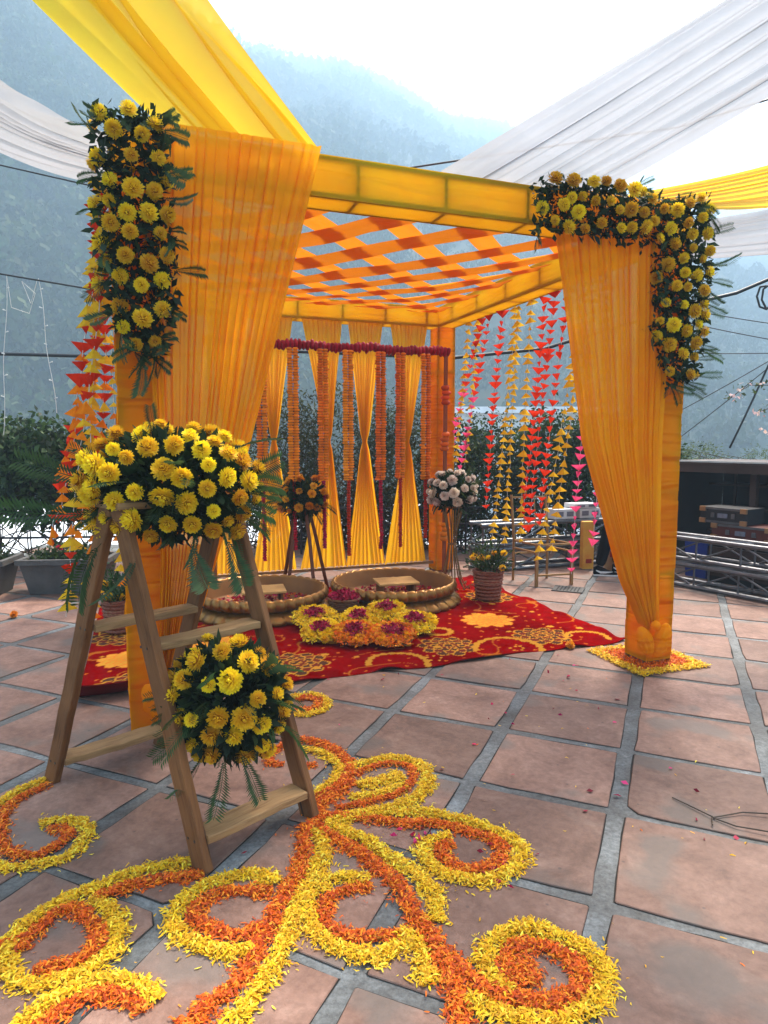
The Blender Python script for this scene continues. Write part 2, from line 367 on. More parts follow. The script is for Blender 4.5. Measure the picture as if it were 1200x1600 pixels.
# ================================================================ the canopy
canopy = empty('wedding_canopy', Wd(CW/2, CD/2, 0), 'square orange and yellow cloth covered canopy with woven strip roof', 'canopy')
def P3(u, v, z): return Wd(u, v, z)
def wrap_box(u0, u1, v0, v1, z0, z1, nz, ax, amp, seed, slant=1.2):
    """cloth wound round a square frame: a closed sleeve with slanting creases. ax 'z' column, 'u'/'v' beams"""
    per = []
    if ax == 'z': A0, A1, B0, B1, L0, L1 = u0, u1, v0, v1, z0, z1
    elif ax == 'u': A0, A1, B0, B1, L0, L1 = v0, v1, z0, z1, u0, u1
    else: A0, A1, B0, B1, L0, L1 = u0, u1, z0, z1, v0, v1
    k = 12; cor = [(A0, B0), (A1, B0), (A1, B1), (A0, B1)]; nrm = [(0, -1), (1, 0), (0, 1), (-1, 0)]
    pts = []
    for e in range(4):
        a, b2 = cor[e], cor[(e+1) % 4]
        for q in range(k):
            f = q/k; pts.append((a[0]+(b2[0]-a[0])*f, a[1]+(b2[1]-a[1])*f, nrm[e][0], nrm[e][1], math.sin(math.pi*f), e+f))
    pts.append(pts[0][:5]+(4.0,))
    pts = np.array(pts); L = np.linspace(L0, L1, nz)
    PP, LL = np.meshgrid(np.arange(len(pts)), L, indexing='ij')
    s = pts[PP, 5]*CC; ph = (LL*slant+s)*1.0
    cre = vnoise(LL*16-s*14+seed, LL*1.7+s*2, seed)*.65+vnoise(LL*38-s*34, LL*3+s, seed+1)*.35
    cre = np.maximum(cre, 0)**1.4*amp*np.maximum(pts[PP, 4], .18)*(.35+.65*(vnoise(LL*2.2, s*0+seed, 9)*.5+.5))
    a = pts[PP, 0]+pts[PP, 2]*cre; b2 = pts[PP, 1]+pts[PP, 3]*cre
    if ax == 'z': V = WdA(a, b2, LL)
    elif ax == 'u': V = WdA(LL, a, b2)
    else: V = WdA(a, LL, b2)
    return V.reshape(-1, 3), grid_faces(len(pts), nz)
def WRAPS(u0, v0, parent, sd_):
    """loose turns of the same cloth wound slantwise round the column, doubled where they overlap"""
    q = np.random.default_rng(300+sd_); k = 10; z = .10
    while z < CH-CC-.30:
        hgt = q.uniform(.05, .26); slope = q.uniform(.25, .55); s = np.linspace(0, 4*CC, 4*k+1); off = q.uniform(.003, .007)
        e = np.minimum((s/CC).astype(int), 3); f = s/CC-e; cor = np.array([(0, 0), (CC, 0), (CC, CC), (0, CC), (0, 0)]); nr = np.array([(0, -1), (1, 0), (0, 1), (-1, 0)])
        b0 = cor[e]+(cor[e+1]-cor[e])*f[:, None]; nv_ = nr[e]; tt = np.linspace(0, 1, 9); zz = (z+slope*(s-2*CC)*.5)[:, None]+hgt*tt[None]*(1+.25*np.sin(s*9+z*7))[:, None]
        cre = off+.012*np.maximum(vnoise(zz*26-s[:, None]*20, zz*3+s[:, None]*3, 5+sd_), 0)*np.maximum(np.sin(math.pi*f), .1)[:, None]
        zz = np.clip(zz, .04, CH-CC-.01); place('cloth_turn', WdA(u0+b0[:, :1]+nv_[:, :1]*cre, v0+b0[:, 1:]+nv_[:, 1:]*cre, zz).reshape(-1, 3), grid_faces(4*k+1, 9), F_WRAP, parent, smooth=True)
        z += q.uniform(.10, .30)
for i, (u0, v0) in enumerate(((0, 0), (CW-CC, 0), (CW-CC, CD-CC), (0, CD-CC))):
    V, F = wrap_box(u0, u0+CC, v0, v0+CC, .03, CH-CC-.004, 230, 'z', .024, 20+i)
    colm = place('column', V, F, F_WRAP, canopy, smooth=True)
    WRAPS(u0, v0, colm, i)
    for (a, b2) in ((.014, .014), (CC-.014, .014), (CC-.014, CC-.014), (.014, CC-.014)):
        m = MB(); m.bar(P3(u0+a, v0+b2, 0.0), P3(u0+a, v0+b2, CH-.06), .022, .022, (ct, st, 0)); m.build('frame_upright', M_FRAME, colm)
    for z in (.05, .62, 1.17, 1.72, 2.27):
        m = MB()
        for (a, b2, c2, d2) in ((.027, .014, CC-.027, .014), (CC-.014, .027, CC-.014, CC-.027), (CC-.027, CC-.014, .027, CC-.014), (.014, CC-.027, .014, .027)):
            m.bar(P3(u0+a, v0+b2, z), P3(u0+c2, v0+d2, z), .018, .022)
        m.build('frame_rung', M_FRAME, colm)
def beam(ax, a0, a1, fix, seed, rungs):
    if ax == 'u': V, F = wrap_box(a0, a1, fix, fix+CC, CH-CC, CH, 130, 'u', .011, seed)
    else: V, F = wrap_box(fix, fix+CC, a0, a1, CH-CC, CH, 130, 'v', .011, seed)
    bm_ = place('beam', V, F, F_BEAM, canopy, smooth=True)
    def Q(l, c, z): return P3(l, fix+c, CH-CC+z) if ax == 'u' else P3(fix+c, l, CH-CC+z)
    g = .015
    for (c, z) in ((g, g), (CC-g, g), (CC-g, CC-g), (g, CC-g)):
        m = MB(); m.bar(Q(a0+.01, c, z), Q(a1-.01, c, z), .022, .022); m.build('frame_rail', M_FRAME, bm_)
    for l in rungs:
        m = MB()
        m.bar(Q(l, g, g+.013), Q(l, g, CC-g-.013), .022, .022, (ct, st, 0)); m.bar(Q(l, CC-g, g+.013), Q(l, CC-g, CC-g-.013), .022, .022, (ct, st, 0))
        m.bar(Q(l, g+.013, g), Q(l, CC-g-.013, g), .022, .022); m.bar(Q(l, g+.013, CC-g), Q(l, CC-g-.013, CC-g), .022, .022)
        m.build('frame_rung', M_FRAME, bm_)
    return bm_
beam('u', 0, CW, 0, 31, (.22, .72, 1.22, 1.73, 2.25, 2.75, 3.22))
beam('u', 0, CW, CD-CC, 33, (.22, .70, 1.18, 1.66, 2.14, 2.62, 3.10))
beam('v', CC+.003, CD-CC-.003, CW-CC, 35, (.30, .85, 1.40, 1.95, 2.50, 3.05))
beam('v', CC+.003, CD-CC-.003, 0, 37, (.30, .85, 1.40, 1.95, 2.50, 3.05))
m = MB(); m.bar(P3(CC+.002, CD-.12, .115), P3(CW-CC-.002, CD-.12, .115), .035, .03); m.build('bottom_rail', M_WOOD, canopy)

# roof: broad cloth strips woven on the diagonal
U0, U1, V0_, V1_ = CC+.004, CW-CC-.004, CC+.004, CD-CC-.004
F_STRIP2 = fabric('orange_lining_cloth', (.85, .25, .010), .22, .0)
def strip(sgn, c, wd, zoff, seed):
    nl, nw = 40, 7; rows = []
    for k in range(nw):
        cc = c+(k/(nw-1)-.5)*wd*math.sqrt(2)
        if sgn > 0: lo, hi = max(U0, V0_+cc), min(U1, V1_+cc)      # u - v = cc
        else: lo, hi = max(U0, cc-V1_), min(U1, cc-V0_)            # u + v = cc
        if hi-lo < .02: lo = hi = (lo+hi)/2; lo -= .01; hi += .01
        uu = np.linspace(lo, hi, nl); vv = uu-cc if sgn > 0 else cc-uu
        vv = np.clip(vv, V0_, V1_)
        ln = (hi-lo)*1.414; tt = np.linspace(0, 1, nl)
        z = CH-.045+zoff-.045*ln*np.sin(math.pi*tt)*.55+vnoise(tt*ln*2.5+seed, np.full(nl, k*1.7), seed)*.010+(.012 if k in (0, nw-1) else 0)*np.sin(tt*9+seed)
        rows.append(WdA(uu, vv, z))
    place('roof_strip', np.array(rows).reshape(-1, 3), grid_faces(nw, nl), F_STRIP if sgn > 0 else F_STRIP2, canopy, smooth=True)
for i, c in enumerate(np.arange(-2.6, 2.9, .60)): strip(1, c, .165, .016, 50+i)
for i, c in enumerate(np.arange(1.0, 6.6, .60)): strip(-1, c, .225, -.016, 80+i)

# ---------------------------------------------------------------- curtains and drapes
def curtain(name, zs, uL, uR, v0, folds, amp, mat, label, seed=0, nx=150, nz=90, group=None, vlean=None, hem=None):
    s = np.linspace(0, 1, nx); z = np.linspace(max(zs), min(zs), nz)
    o = np.argsort(zs); zz = np.array(zs)[o]
    L = np.interp(z, zz, np.array(uL)[o]); Rr_ = np.interp(z, zz, np.array(uR)[o])
    SS, ZZ = np.meshgrid(s, z, indexing='ij'); LL, RR = L[None], Rr_[None]; wd = np.maximum(RR-LL, .03); w0 = (Rr_-L).max()
    ph = SS*folds+.35*vnoise(SS*folds*.6+seed, ZZ*.5, seed)+.15*vnoise(SS*3, ZZ*1.3, seed+4)
    sq = np.clip(w0/wd, 1, 6)
    fold = np.sin(2*math.pi*ph)+.45*np.sin(2*math.pi*ph*2.3+seed)
    a = amp*np.minimum(1+.35*(sq-1), 1.9)*np.clip(.45+.55*(max(zs)-ZZ)/.5, .45, 1)*np.minimum(1, wd/.10)
    uu = LL+wd*(SS+.55/folds*.5*np.sin(2*math.pi*ph+1.2)*np.clip(SS*8, 0, 1)*np.clip((1-SS)*8, 0, 1))
    vv = v0+a*fold
    if vlean is not None: vv = vv+np.interp(z, np.array(vlean[0])[np.argsort(vlean[0])], np.array(vlean[1])[np.argsort(vlean[0])])[None]
    if hem is not None: ZZ = ZZ-hem*np.sin(2*math.pi*ph)*(ZZ < min(zs)+.1)
    ob = place(name, WdA(uu, vv, ZZ).reshape(-1, 3), grid_faces(nx, nz), mat, smooth=True)
    return tag(ob, label, 'curtain', group)
GC = 'sheer orange side curtains on the canopy front'
cl = curtain('front_curtain', [2.985, 2.02, 1.353, .924, .52, .30], [.13, .15, .17, .17, .15, .13], [1.01, .764, .587, .451, .322, .235], -.045, 17, .016, F_ORANGE,
        'wide orange sheer curtain gathered to the front column behind the wooden ladder', 3, 190, 110, GC)
cr = curtain('front_curtain', [2.97, 2.70, 1.5, .611, .30], [2.34, 2.41, 2.643, 2.985, 3.155], [3.30, 3.26, 3.23, 3.245, 3.255], -.04, 16, .017, F_ORANGE,
        'orange sheer curtain tied in a bow low on the right front column', 9, 190, 110, GC)
def bow(u, z, parent, s=1.0):
    """knot with two puffed loops and a short flared tail"""
    q = np.random.default_rng(5)
    for k, (du, dz, ru, rz, rot) in enumerate(((-.052, -.085, .042, .090, .42), (.058, -.090, .046, .098, -.36))):
        nt_, npp = 28, 18; th = np.linspace(0, 2*math.pi, nt_); ph = np.linspace(0, math.pi, npp); T, Pp = np.meshgrid(th, ph, indexing='ij')
        cr_ = 1+.17*np.sin(T*9+k+Pp*2)*np.sin(Pp)**2+.10*np.sin(Pp*7+T*3)
        x = ru*np.sin(Pp)*np.cos(T)*cr_; y = .034*np.sin(Pp)*np.sin(T)*cr_; zz = rz*np.cos(Pp)
        xr = x*math.cos(rot)-zz*math.sin(rot); zr = x*math.sin(rot)+zz*math.cos(rot)
        place('bow_loop', WdA(u+du*s+xr*s, -.095+y*s, z+dz*s+zr*s).reshape(-1, 3), grid_faces(nt_, npp), F_WRAP, parent, smooth=True)
    m = MB(); m.lathe((0, 0, 0), [(.004, -.035), (.026, -.022), (.034, 0), (.028, .02), (.006, .034)], 14, True, True)
    V = np.array(m.v); V[:, 1] *= .9
    place('knot', WdA(u+V[:, 0], -.115+V[:, 1], z+V[:, 2]), m.f, F_WRAP, parent, smooth=True)
bow(3.20, .31, cr, 1.22); bow(.185, .31, cl, 1.22)
tops = [(.74, 1.16, .95, .72, 1.15), (1.21, 1.62, 1.40, 1.16, 1.62), (1.70, 2.15, 1.98, 1.66, 2.18), (2.20, 2.605, 2.39, 2.17, 2.63), (2.68, 3.13, 2.885, 2.63, 3.12)]
lab = ['behind the wide front curtain, leftmost', 'between the leftmost one and the marigold tripod', 'behind the tripod of orange flowers', 'in the middle between two marigold garlands', 'next to the back right column']
for i, (a, b_, wst, c, d) in enumerate(tops):
    curtain('back_curtain', [2.80, 1.58, 1.50, 1.42, .14], [a, wst-.040, wst-.020, wst-.040, c], [b_, wst+.040, wst+.020, wst+.040, d], CD-.17, 9, .013, F_BACK,
            'yellow back curtain pinched at the waist '+lab[i], 20+i, 100, 80, 'pinched yellow curtains across the canopy back', hem=.012)
def drape(name, A, B, C, D, folds, sag, mat, label, cat='cloth', seed=0, amp=.014, group=None, over=.42):
    """cloth strip from edge A-B to edge C-D with long soft folds"""
    A, B, C, D = (np.array(x, float) for x in (A, B, C, D)); ns, nl = 130, 60
    s = np.linspace(0, 1, ns)[:, None, None]; t = np.linspace(0, 1, nl)[None, :, None]
    ph = s*folds+1.3*vnoise(s*3.3+seed, t*.5, seed)+.35*vnoise(s*9, t*1.0, seed+2)
    s2 = np.clip(s+over/folds*.55*np.sin(2*math.pi*ph+1.0)*np.clip(s*10, 0, 1)*np.clip((1-s)*10, 0, 1), 0, 1)
    P = (A*(1-s2)+B*s2)*(1-t)+(C*(1-s2)+D*s2)*t
    nrm = np.cross(B-A, C-A); nrm /= np.linalg.norm(nrm); nrm = nrm if nrm[2] > 0 else -nrm
    P = P+nrm*(amp*(np.sin(2*math.pi*ph)+.5*np.sin(2*math.pi*ph*2.1+1))); P[..., 2:] -= sag*np.sin(math.pi*t)
    ob = place(name, P.reshape(-1, 3), grid_faces(ns, nl), mat, smooth=True)
    return tag(ob, label, cat, group)
def ext(a, b, k): a, b = np.array(a, float), np.array(b, float); return a+(b-a)*k
GD = 'sheer cloth strips strung from the canopy'
Aa, Bb = Wd(.24, -.005, CH+.012), Wd(1.015, -.005, CH+.012)
drape('overhead_drape', Aa, Bb, ext(Aa, (-1.553, 3.2, 3.456), 2.6), ext(Bb, (-.866, 3.6, 3.70), 2.2), 4, .02, F_YELLOW, 'broad yellow sheer cloth rising to the upper left from the canopy front', seed=2, amp=.012, over=.6, group=GD)
Aa, Bb = Wd(1.72, .05, CH+.012), Wd(2.74, .05, CH+.012)
drape('overhead_drape', Aa, Bb, ext(Aa, (1.514, 3.3, 3.517), 1.8), ext(Bb, (1.895, 3.5, 3.227), 1.8), 5, .03, F_WHITE, 'broad white sheer cloth rising to the upper right above the canopy', seed=5, amp=.016, over=.22, group=GD)
Aa, Bb = Wd(2.86, .02, CH+.012), Wd(3.44, .02, CH+.012)
drape('overhead_drape', Aa, Bb, ext(Aa, (2.462, 4.5, 3.295), 1.7), ext(Bb, (2.589, 4.7, 3.096), 1.7), 8, .03, F_YELLOW, 'narrow yellow sheer cloth stretching to the right from the flower corner', seed=7, amp=.010, group=GD)
Aa, Bb = Wd(3.44, .5, CH+.012), Wd(3.44, 1.5, CH+.012)
drape('overhead_drape', Aa, Bb, ext(Aa, (2.975, 5.4, 3.314), 1.7), ext(Bb, (3.217, 5.8, 3.089), 1.7), 7, .03, F_WHITE, 'white sheer cloth hanging below the narrow yellow one at right', seed=8, amp=.014, over=.2, group=GD)
Aa, Bb = Wd(.0, .12, CH+.012), Wd(.0, .85, CH+.012)
drape('overhead_drape', Aa, Bb, ext(Aa, (-1.891, 3.5, 3.302), 1.5), ext(Bb, (-2.183, 4.0, 3.183), 1.5), 7, .05, F_WHITE, 'white sheer cloth stretching to the left from the flower covered column', seed=9, amp=.014, over=.2, group=GD)
# ================================================================ flowers, fronds, arrangements
def petal_head(seed, rings, ctr, tip, wid, up, name):
    """a flower head of separate curled petals, unit radius, facing +Z. rings: (petals, elevation, length, start)"""
    q = np.random.default_rng(seed); V = []; F = []; C = []
    ctr, tip = np.array(ctr), np.array(tip)
    for (n, el, ln, st_) in rings:
        for k in range(n):
            a = 2*math.pi*(k+q.uniform(-.3, .3))/n; e = el+q.normal(0, .09); L = ln*q.uniform(.86, 1.1); w_ = wid*q.uniform(.8, 1.15)
            d = np.array([math.cos(a)*math.cos(e), math.sin(a)*math.cos(e), math.sin(e)]); s = np.array([-math.sin(a), math.cos(a), 0]); u = np.cross(d, s)*-1
            u = u if u[2] > 0 else -u
            n0 = len(V)
            for (t_, ww, lift) in ((st_, .45, 0), (st_+(1-st_)*.6, 1.0, -.05), (1.0, .55, up)):
                p = d*(L*t_)+u*lift*L
                V += [p-s*w_*ww, p+s*w_*ww]; cc = ctr*(1-t_)+tip*t_; cc = cc*q.uniform(.88, 1.08); C += [cc, cc]
            F += [(n0, n0+2, n0+3, n0+1), (n0+2, n0+4, n0+5, n0+3)]
    # core
    n0 = len(V)
    for i in range(5):
        for j_ in range(8):
            ph = math.pi*(i+.5)/5; a = 2*math.pi*j_/8; V.append(np.array([math.sin(ph)*math.cos(a), math.sin(ph)*math.sin(a), math.cos(ph)])*.5); C.append(ctr*.6)
    for i in range(4):
        for j_ in range(8): F.append((n0+i*8+j_, n0+i*8+(j_+1) % 8, n0+(i+1)*8+(j_+1) % 8, n0+(i+1)*8+j_))
    return mesh_from(name, np.array(V), np.array(F), M_PETAL, cols=np.array(C))
mum_r = [(22, -.55, .95, .4), (25, -.22, 1.0, .4), (26, .08, 1.0, .4), (24, .36, .98, .45), (20, .62, .95, .45), (16, .86, .92, .45), (11, 1.1, .88, .45), (6, 1.36, .85, .45)]
MUM = [petal_head(i, [(n_, e_+i*.03, l_, s_) for (n_, e_, l_, s_) in mum_r], (.84, .40, .006), (.98, .73, .020), .10, .07, 'chrysanthemum') for i in range(4)]
ball_r = [(18, -.9, .9, .4), (20, -.5, .97, .4), (22, -.1, 1, .4), (22, .25, 1, .4), (18, .6, .98, .4), (13, .95, .95, .4), (7, 1.3, .92, .4)]
BALL = [petal_head(20+i, ball_r, (.70, .26, .008), (.95, .52, .025), .14, .04, 'marigold') for i in range(3)]
CARN = [petal_head(30+i, ball_r[1:], (.70, .48, .34), (.90, .82, .70), .2, .02, 'carnation') for i in range(3)]
def frond_mesh(seed, npin=22, wid=.21, c1=(.022, .055, .018), c2=(.05, .10, .03)):
    q = np.random.default_rng(seed); V = []; F = []; C = []; droop = q.uniform(.25, .6); side = q.uniform(-.12, .12)
    def pt(x): return np.array([x*(1-.12*droop*x), side*x*x, -droop*x*x])
    for i in range(npin):
        x = .10+.90*i/npin; L = wid*math.sin(math.pi*min(1, .18+.82*(1-x)**.75))*1.15+.012
        for sg in (-1, 1):
            b0 = pt(x); d = np.array([.55, sg, -.25-q.uniform(0, .15)]); d /= np.linalg.norm(d); tp = b0+d*L*q.uniform(.85, 1.1); wv = np.array([1, 0, 0])*.028
            n0 = len(V); mid = (b0+tp)/2+np.array([0, 0, .012]); V += [b0-wv*.5, mid-wv*.6, tp, mid+wv*.9]; F.append((n0, n0+1, n0+2, n0+3))
            cc = np.array(c1)*(1-x)+np.array(c2)*x; cc = cc*q.uniform(.8, 1.2); C += [cc]*4
    for i in range(8):
        a, b_ = pt(i/8), pt((i+1)/8); n0 = len(V); o = np.array([0, .006, 0]); V += [a-o, b_-o, b_+o, a+o]; F.append((n0, n0+1, n0+2, n0+3)); C += [np.array(c1)*1.2]*4
    return mesh_from('fern_frond', np.array(V), np.array(F), M_LEAF, cols=np.array(C))
FROND = [frond_mesh(i) for i in range(5)]
LEAFT = np.array([(0, 0, 0), (.5, .22, .05), (1, 0, -.06), (.5, -.22, .05)])
def leaf_quads(P, Dv, size, cols, q, ratio=1.0):
    """P positions, Dv leaf directions -> quads"""
    n = len(P); Dv = Dv/np.linalg.norm(Dv, axis=1, keepdims=True); up = q.normal(size=(n, 3)); sd = np.cross(Dv, up); sd /= np.linalg.norm(sd, axis=1, keepdims=True)+1e-9; nr = np.cross(sd, Dv)
    sz = (size*q.uniform(.65, 1.3, n))[:, None]
    V = np.stack([P+(Dv*a+sd*b_*ratio+nr*c)*sz for a, b_, c in LEAFT], 1).reshape(-1, 3); F = np.arange(n*4).reshape(n, 4)
    k = q.integers(0, len(cols), n); C = np.array(cols)[k]*q.uniform(.7, 1.3, (n, 1)); return V, F, np.repeat(C, 4, 0)
DK = [(.012, .03, .012), (.018, .045, .016), (.03, .06, .02)]
def leaf_obj(name, P, Dv, size, cols, q, parent=None, ratio=1.0):
    V, F, C = leaf_quads(np.array(P), np.array(Dv), size, cols, q, ratio); return place(name, V, F, M_LEAF, parent, cols=C)
def orient(nv, roll): return (Vector(nv).to_track_quat('Z', 'Y') @ Euler((0, 0, roll)).to_quaternion()).to_euler()
def add_heads(root, pts, meshes, r, name, q, jit=.25):
    base = worldloc(root)
    for p, nv in pts:
        nv = Vector(nv).normalized()+Vector(q.normal(0, jit, 3)); rr = r*q.uniform(.68, 1.2)
        link(name, meshes[q.integers(len(meshes))], root, Vector(p)-base, orient(nv, q.uniform(0, 6.28)), (rr, rr, rr*q.uniform(.8, .98)))
def add_fronds(root, items, q, name='fern_frond', meshes=None):
    base = worldloc(root)
    for p, d, L in items:
        xx = Vector(d).normalized(); zf = Vector((0, .75, .45))+Vector(q.normal(0, .35, 3)); yy_ = zf.cross(xx); yy_ = yy_.normalized() if yy_.length > .05 else Vector((0, 0, 1)).cross(xx).normalized(); zf = xx.cross(yy_); e = Matrix((xx, yy_, zf)).transposed().to_euler(); o = link(name, (meshes or FROND)[q.integers(len(meshes or FROND))], root, Vector(p)-base, e, (L, L*q.uniform(.8, 1.2), L))
def poisson(n_try, sample, dist, q, key=lambda p: p):
    out_ = []
    for _ in range(n_try):
        s = sample()
        if s is None: continue
        k = np.array(key(s))
        if all(np.linalg.norm(k-np.array(key(o_))) > dist for o_ in out_): out_.append(s)
    return out_
def inpoly(x, y, poly):
    c = False; n_ = len(poly)
    for i in range(n_):
        x1, y1 = poly[i]; x2, y2 = poly[(i+1) % n_]
        if (y1 > y) != (y2 > y) and x < (x2-x1)*(y-y1)/(y2-y1)+x1: c = not c
    return c
EV = Vector((-st, ct, 0)); EU = Vector((ct, st, 0))
def panel_arrangement(label, poly, seed, spacing, r, nleaf, nfr, wrap=None):
    q = np.random.default_rng(seed); us = [p[0] for p in poly]; zs = [p[1] for p in poly]
    root = empty('flower_arrangement', Wd(sum(us)/len(us), -.06, min(zs)), label, 'flowers', 'yellow chrysanthemum arrangements')
    def samp():
        u, z = q.uniform(min(us), max(us)), q.uniform(min(zs), max(zs)); return (u, z) if inpoly(u, z, poly) else None
    pts = poisson(2600, samp, spacing, q)
    cu = lambda z: np.mean([u for u in np.linspace(min(us), max(us), 40) if inpoly(u, z, poly)] or [sum(us)/len(us)])
    heads = []
    for (u, z) in pts:
        edge = min(abs(u-uu) for uu in np.linspace(min(us)-.3, max(us)+.3, 60) if not inpoly(uu, z, poly)); dep = -.085-.07*min(1, edge/.10)+q.uniform(-.02, .02)
        nu = (u-cu(z))/.16*.6 if max(us)-min(us) < .6 or z < 2.66 else 0
        nv = -EV*1.0+EU*float(np.clip(nu, -.9, .9))+Vector((0, 0, (.5 if z > max(zs)-.08 else 0)+q.uniform(-.15, .2)))
        heads.append((Wd(u, dep, z), nv))
    for (u, v, z) in (wrap or []): heads.append((Wd(u, v, z), -EU*.9-EV*.3))
    add_heads(root, heads, MUM, r, 'chrysanthemum', q)
    P, Dv = [], []
    while len(P) < nleaf:
        s = samp()
        if s is None: continue
        P.append(Wd(s[0]+q.normal(0, .012), -.03-q.uniform(0, .085), s[1]+q.normal(0, .012))); d = -EV*.5+EU*q.normal(0, .8)+Vector((0, 0, q.normal(-.3, .8))); Dv.append(d)
    tag(leaf_obj('foliage', P, Dv, .06, DK, q, root), kind='stuff')
    fr = []
    for _ in range(nfr):
        k = q.integers(len(poly)); a, b_ = poly[k], poly[(k+1) % len(poly)]; f = q.uniform(); u, z = a[0]+(b_[0]-a[0])*f, a[1]+(b_[1]-a[1])*f
        ou = np.sign(u-cu(z)) if abs(u-cu(z)) > .05 else q.choice([-1, 1]); d = EU*float(ou)*q.uniform(.3, 1)-EV*.35+Vector((0, 0, q.uniform(-.9, .35)))
        fr.append((Wd(u-.03*ou, -.08, z), d, q.uniform(.11, .19)))
    add_fronds(root, fr, q); return root
pl = [(-.04, 2.98), (.25, 3.0), (.26, 2.70), (.28, 2.40), (.26, 2.12), (.20, 1.90), (.10, 1.92), (-.0, 2.06), (-.04, 2.4)]
ra = panel_arrangement('tall column of yellow chrysanthemums and fern on the left front column', pl, 5, .083, .041, 1500, 40, [(-.06, .02, z) for z in (2.95, 2.78, 2.6, 2.41, 2.24)])
qq = np.random.default_rng(2); add_fronds(ra, [(Wd(.12, -.09, 1.9), (.1, -.2, -1), .22), (Wd(.17, -.09, 1.95), (.3, -.1, -1), .20), (Wd(.22, -.10, 2.78), (.6, -.2, -.5), .24), (Wd(.27, -.1, 2.3), (.8, 0, .05), .17)], qq)
pr = [(2.24, 2.97), (2.7, 3.0), (3.2, 2.98), (3.48, 3.0), (3.53, 2.6), (3.49, 2.2), (3.45, 1.90), (3.25, 1.86), (3.10, 2.18), (3.10, 2.45), (3.13, 2.70), (2.26, 2.70)]
panel_arrangement('L-shaped yellow chrysanthemum arrangement over the right front corner of the canopy', pr, 8, .078, .040, 2600, 44)

def dome_arrangement(name, label, c, rad_, seed, spacing, r, heads, hname, nleaf, nfr, frl, keepf, group=None, leafcols=DK, lsize=.065, cat='flowers'):
    q = np.random.default_rng(seed); c = np.array(c); rad_ = np.array(rad_)
    root = empty(name, (c[0], c[1], c[2]-rad_[2]), label, cat, group)
    def samp():
        d = q.normal(size=3); d /= np.linalg.norm(d); return d if keepf(d) else None
    ds = poisson(2500, samp, spacing, q, key=lambda d: d*rad_)
    add_heads(root, [(c+d*rad_*q.uniform(.92, 1.06), d/rad_*rad_.mean()) for d in ds], heads, r, hname, q)
    P, Dv = [], []
    for _ in range(nleaf):
        d = q.normal(size=3); d /= np.linalg.norm(d); P.append(c+d*rad_*q.uniform(.35, .84)); Dv.append(d+q.normal(0, .5, 3))
    tag(leaf_obj('foliage', P, Dv, lsize, leafcols, q, root), kind='stuff')
    fr = []
    while len(fr) < nfr:
        d = q.normal(size=3); d[2] *= .5; d /= np.linalg.norm(d)
        if keepf(d) or d[2] < .1: fr.append((c+d*rad_*.7, d+np.array([0, 0, .15]), frl*q.uniform(.7, 1.25)))
    add_fronds(root, fr, q); return root, c
GM = 'yellow chrysanthemum arrangements'
ra, c = dome_arrangement('flower_arrangement', 'large mound of yellow chrysanthemums and fern on top of the wooden ladder', (-.85, 2.69, 1.325), (.355, .27, .245), 11, .076, .040, MUM, 'chrysanthemum', 2600, 24, .19,
        lambda d: d[1] < .45 and d[2] > -.75 and not (d[2] < -.2 and d[1] > -.1), GM)
qq = np.random.default_rng(4)
add_fronds(ra, [((-1.12, 2.55, 1.14), (-.6, -.5, -.6), .27), ((-1.06, 2.48, 1.12), (-.5, -.6, -.7), .26), ((-.92, 2.45, 1.10), (.05, -.5, -.9), .24), ((-.72, 2.47, 1.12), (.35, -.5, -.8), .24), ((-.60, 2.5, 1.14), (.5, -.4, -.8), .25),
        ((-1.13, 2.55, 1.22), (-1, -.3, .05), .30), ((-1.12, 2.6, 1.34), (-1, -.2, .3), .28), ((-.53, 2.6, 1.3), (1, -.2, .1), .15), ((-.55, 2.6, 1.2), (1, -.2, -.2), .14)], qq)
ra, c = dome_arrangement('flower_arrangement', 'round bunch of yellow chrysanthemums hung between the front legs of the ladder', (-.585, 2.42, .535), (.225, .16, .235), 14, .074, .039, MUM, 'chrysanthemum', 2600, 22, .16,
        lambda d: d[1] < .35 and d[2] > -.85, GM)
add_fronds(ra, [((-.58, 2.32, .36), (.0, -.2, -1), .20), ((-.52, 2.32, .38), (.5, -.3, -.8), .19), ((-.66, 2.32, .38), (-.15, -.2, -1), .17), ((-.40, 2.36, .48), (1, -.2, -.3), .17)], qq)
dome_arrangement('flower_arrangement', 'ball of orange marigolds and dark leaves on a wooden tripod', (-.80, 6.5, .955), (.235, .2, .215), 17, .095, .041, BALL, 'marigold', 1300, 22, .17, lambda d: d[1] < .4 and d[2] > -.6)
dome_arrangement('flower_arrangement', 'ball of cream white carnations on a thin metal stand', (.69, 6.7, 1.0), (.235, .2, .205), 19, .095, .048, CARN, 'carnation', 1300, 12, .15, lambda d: d[1] < .4 and d[2] > -.5)

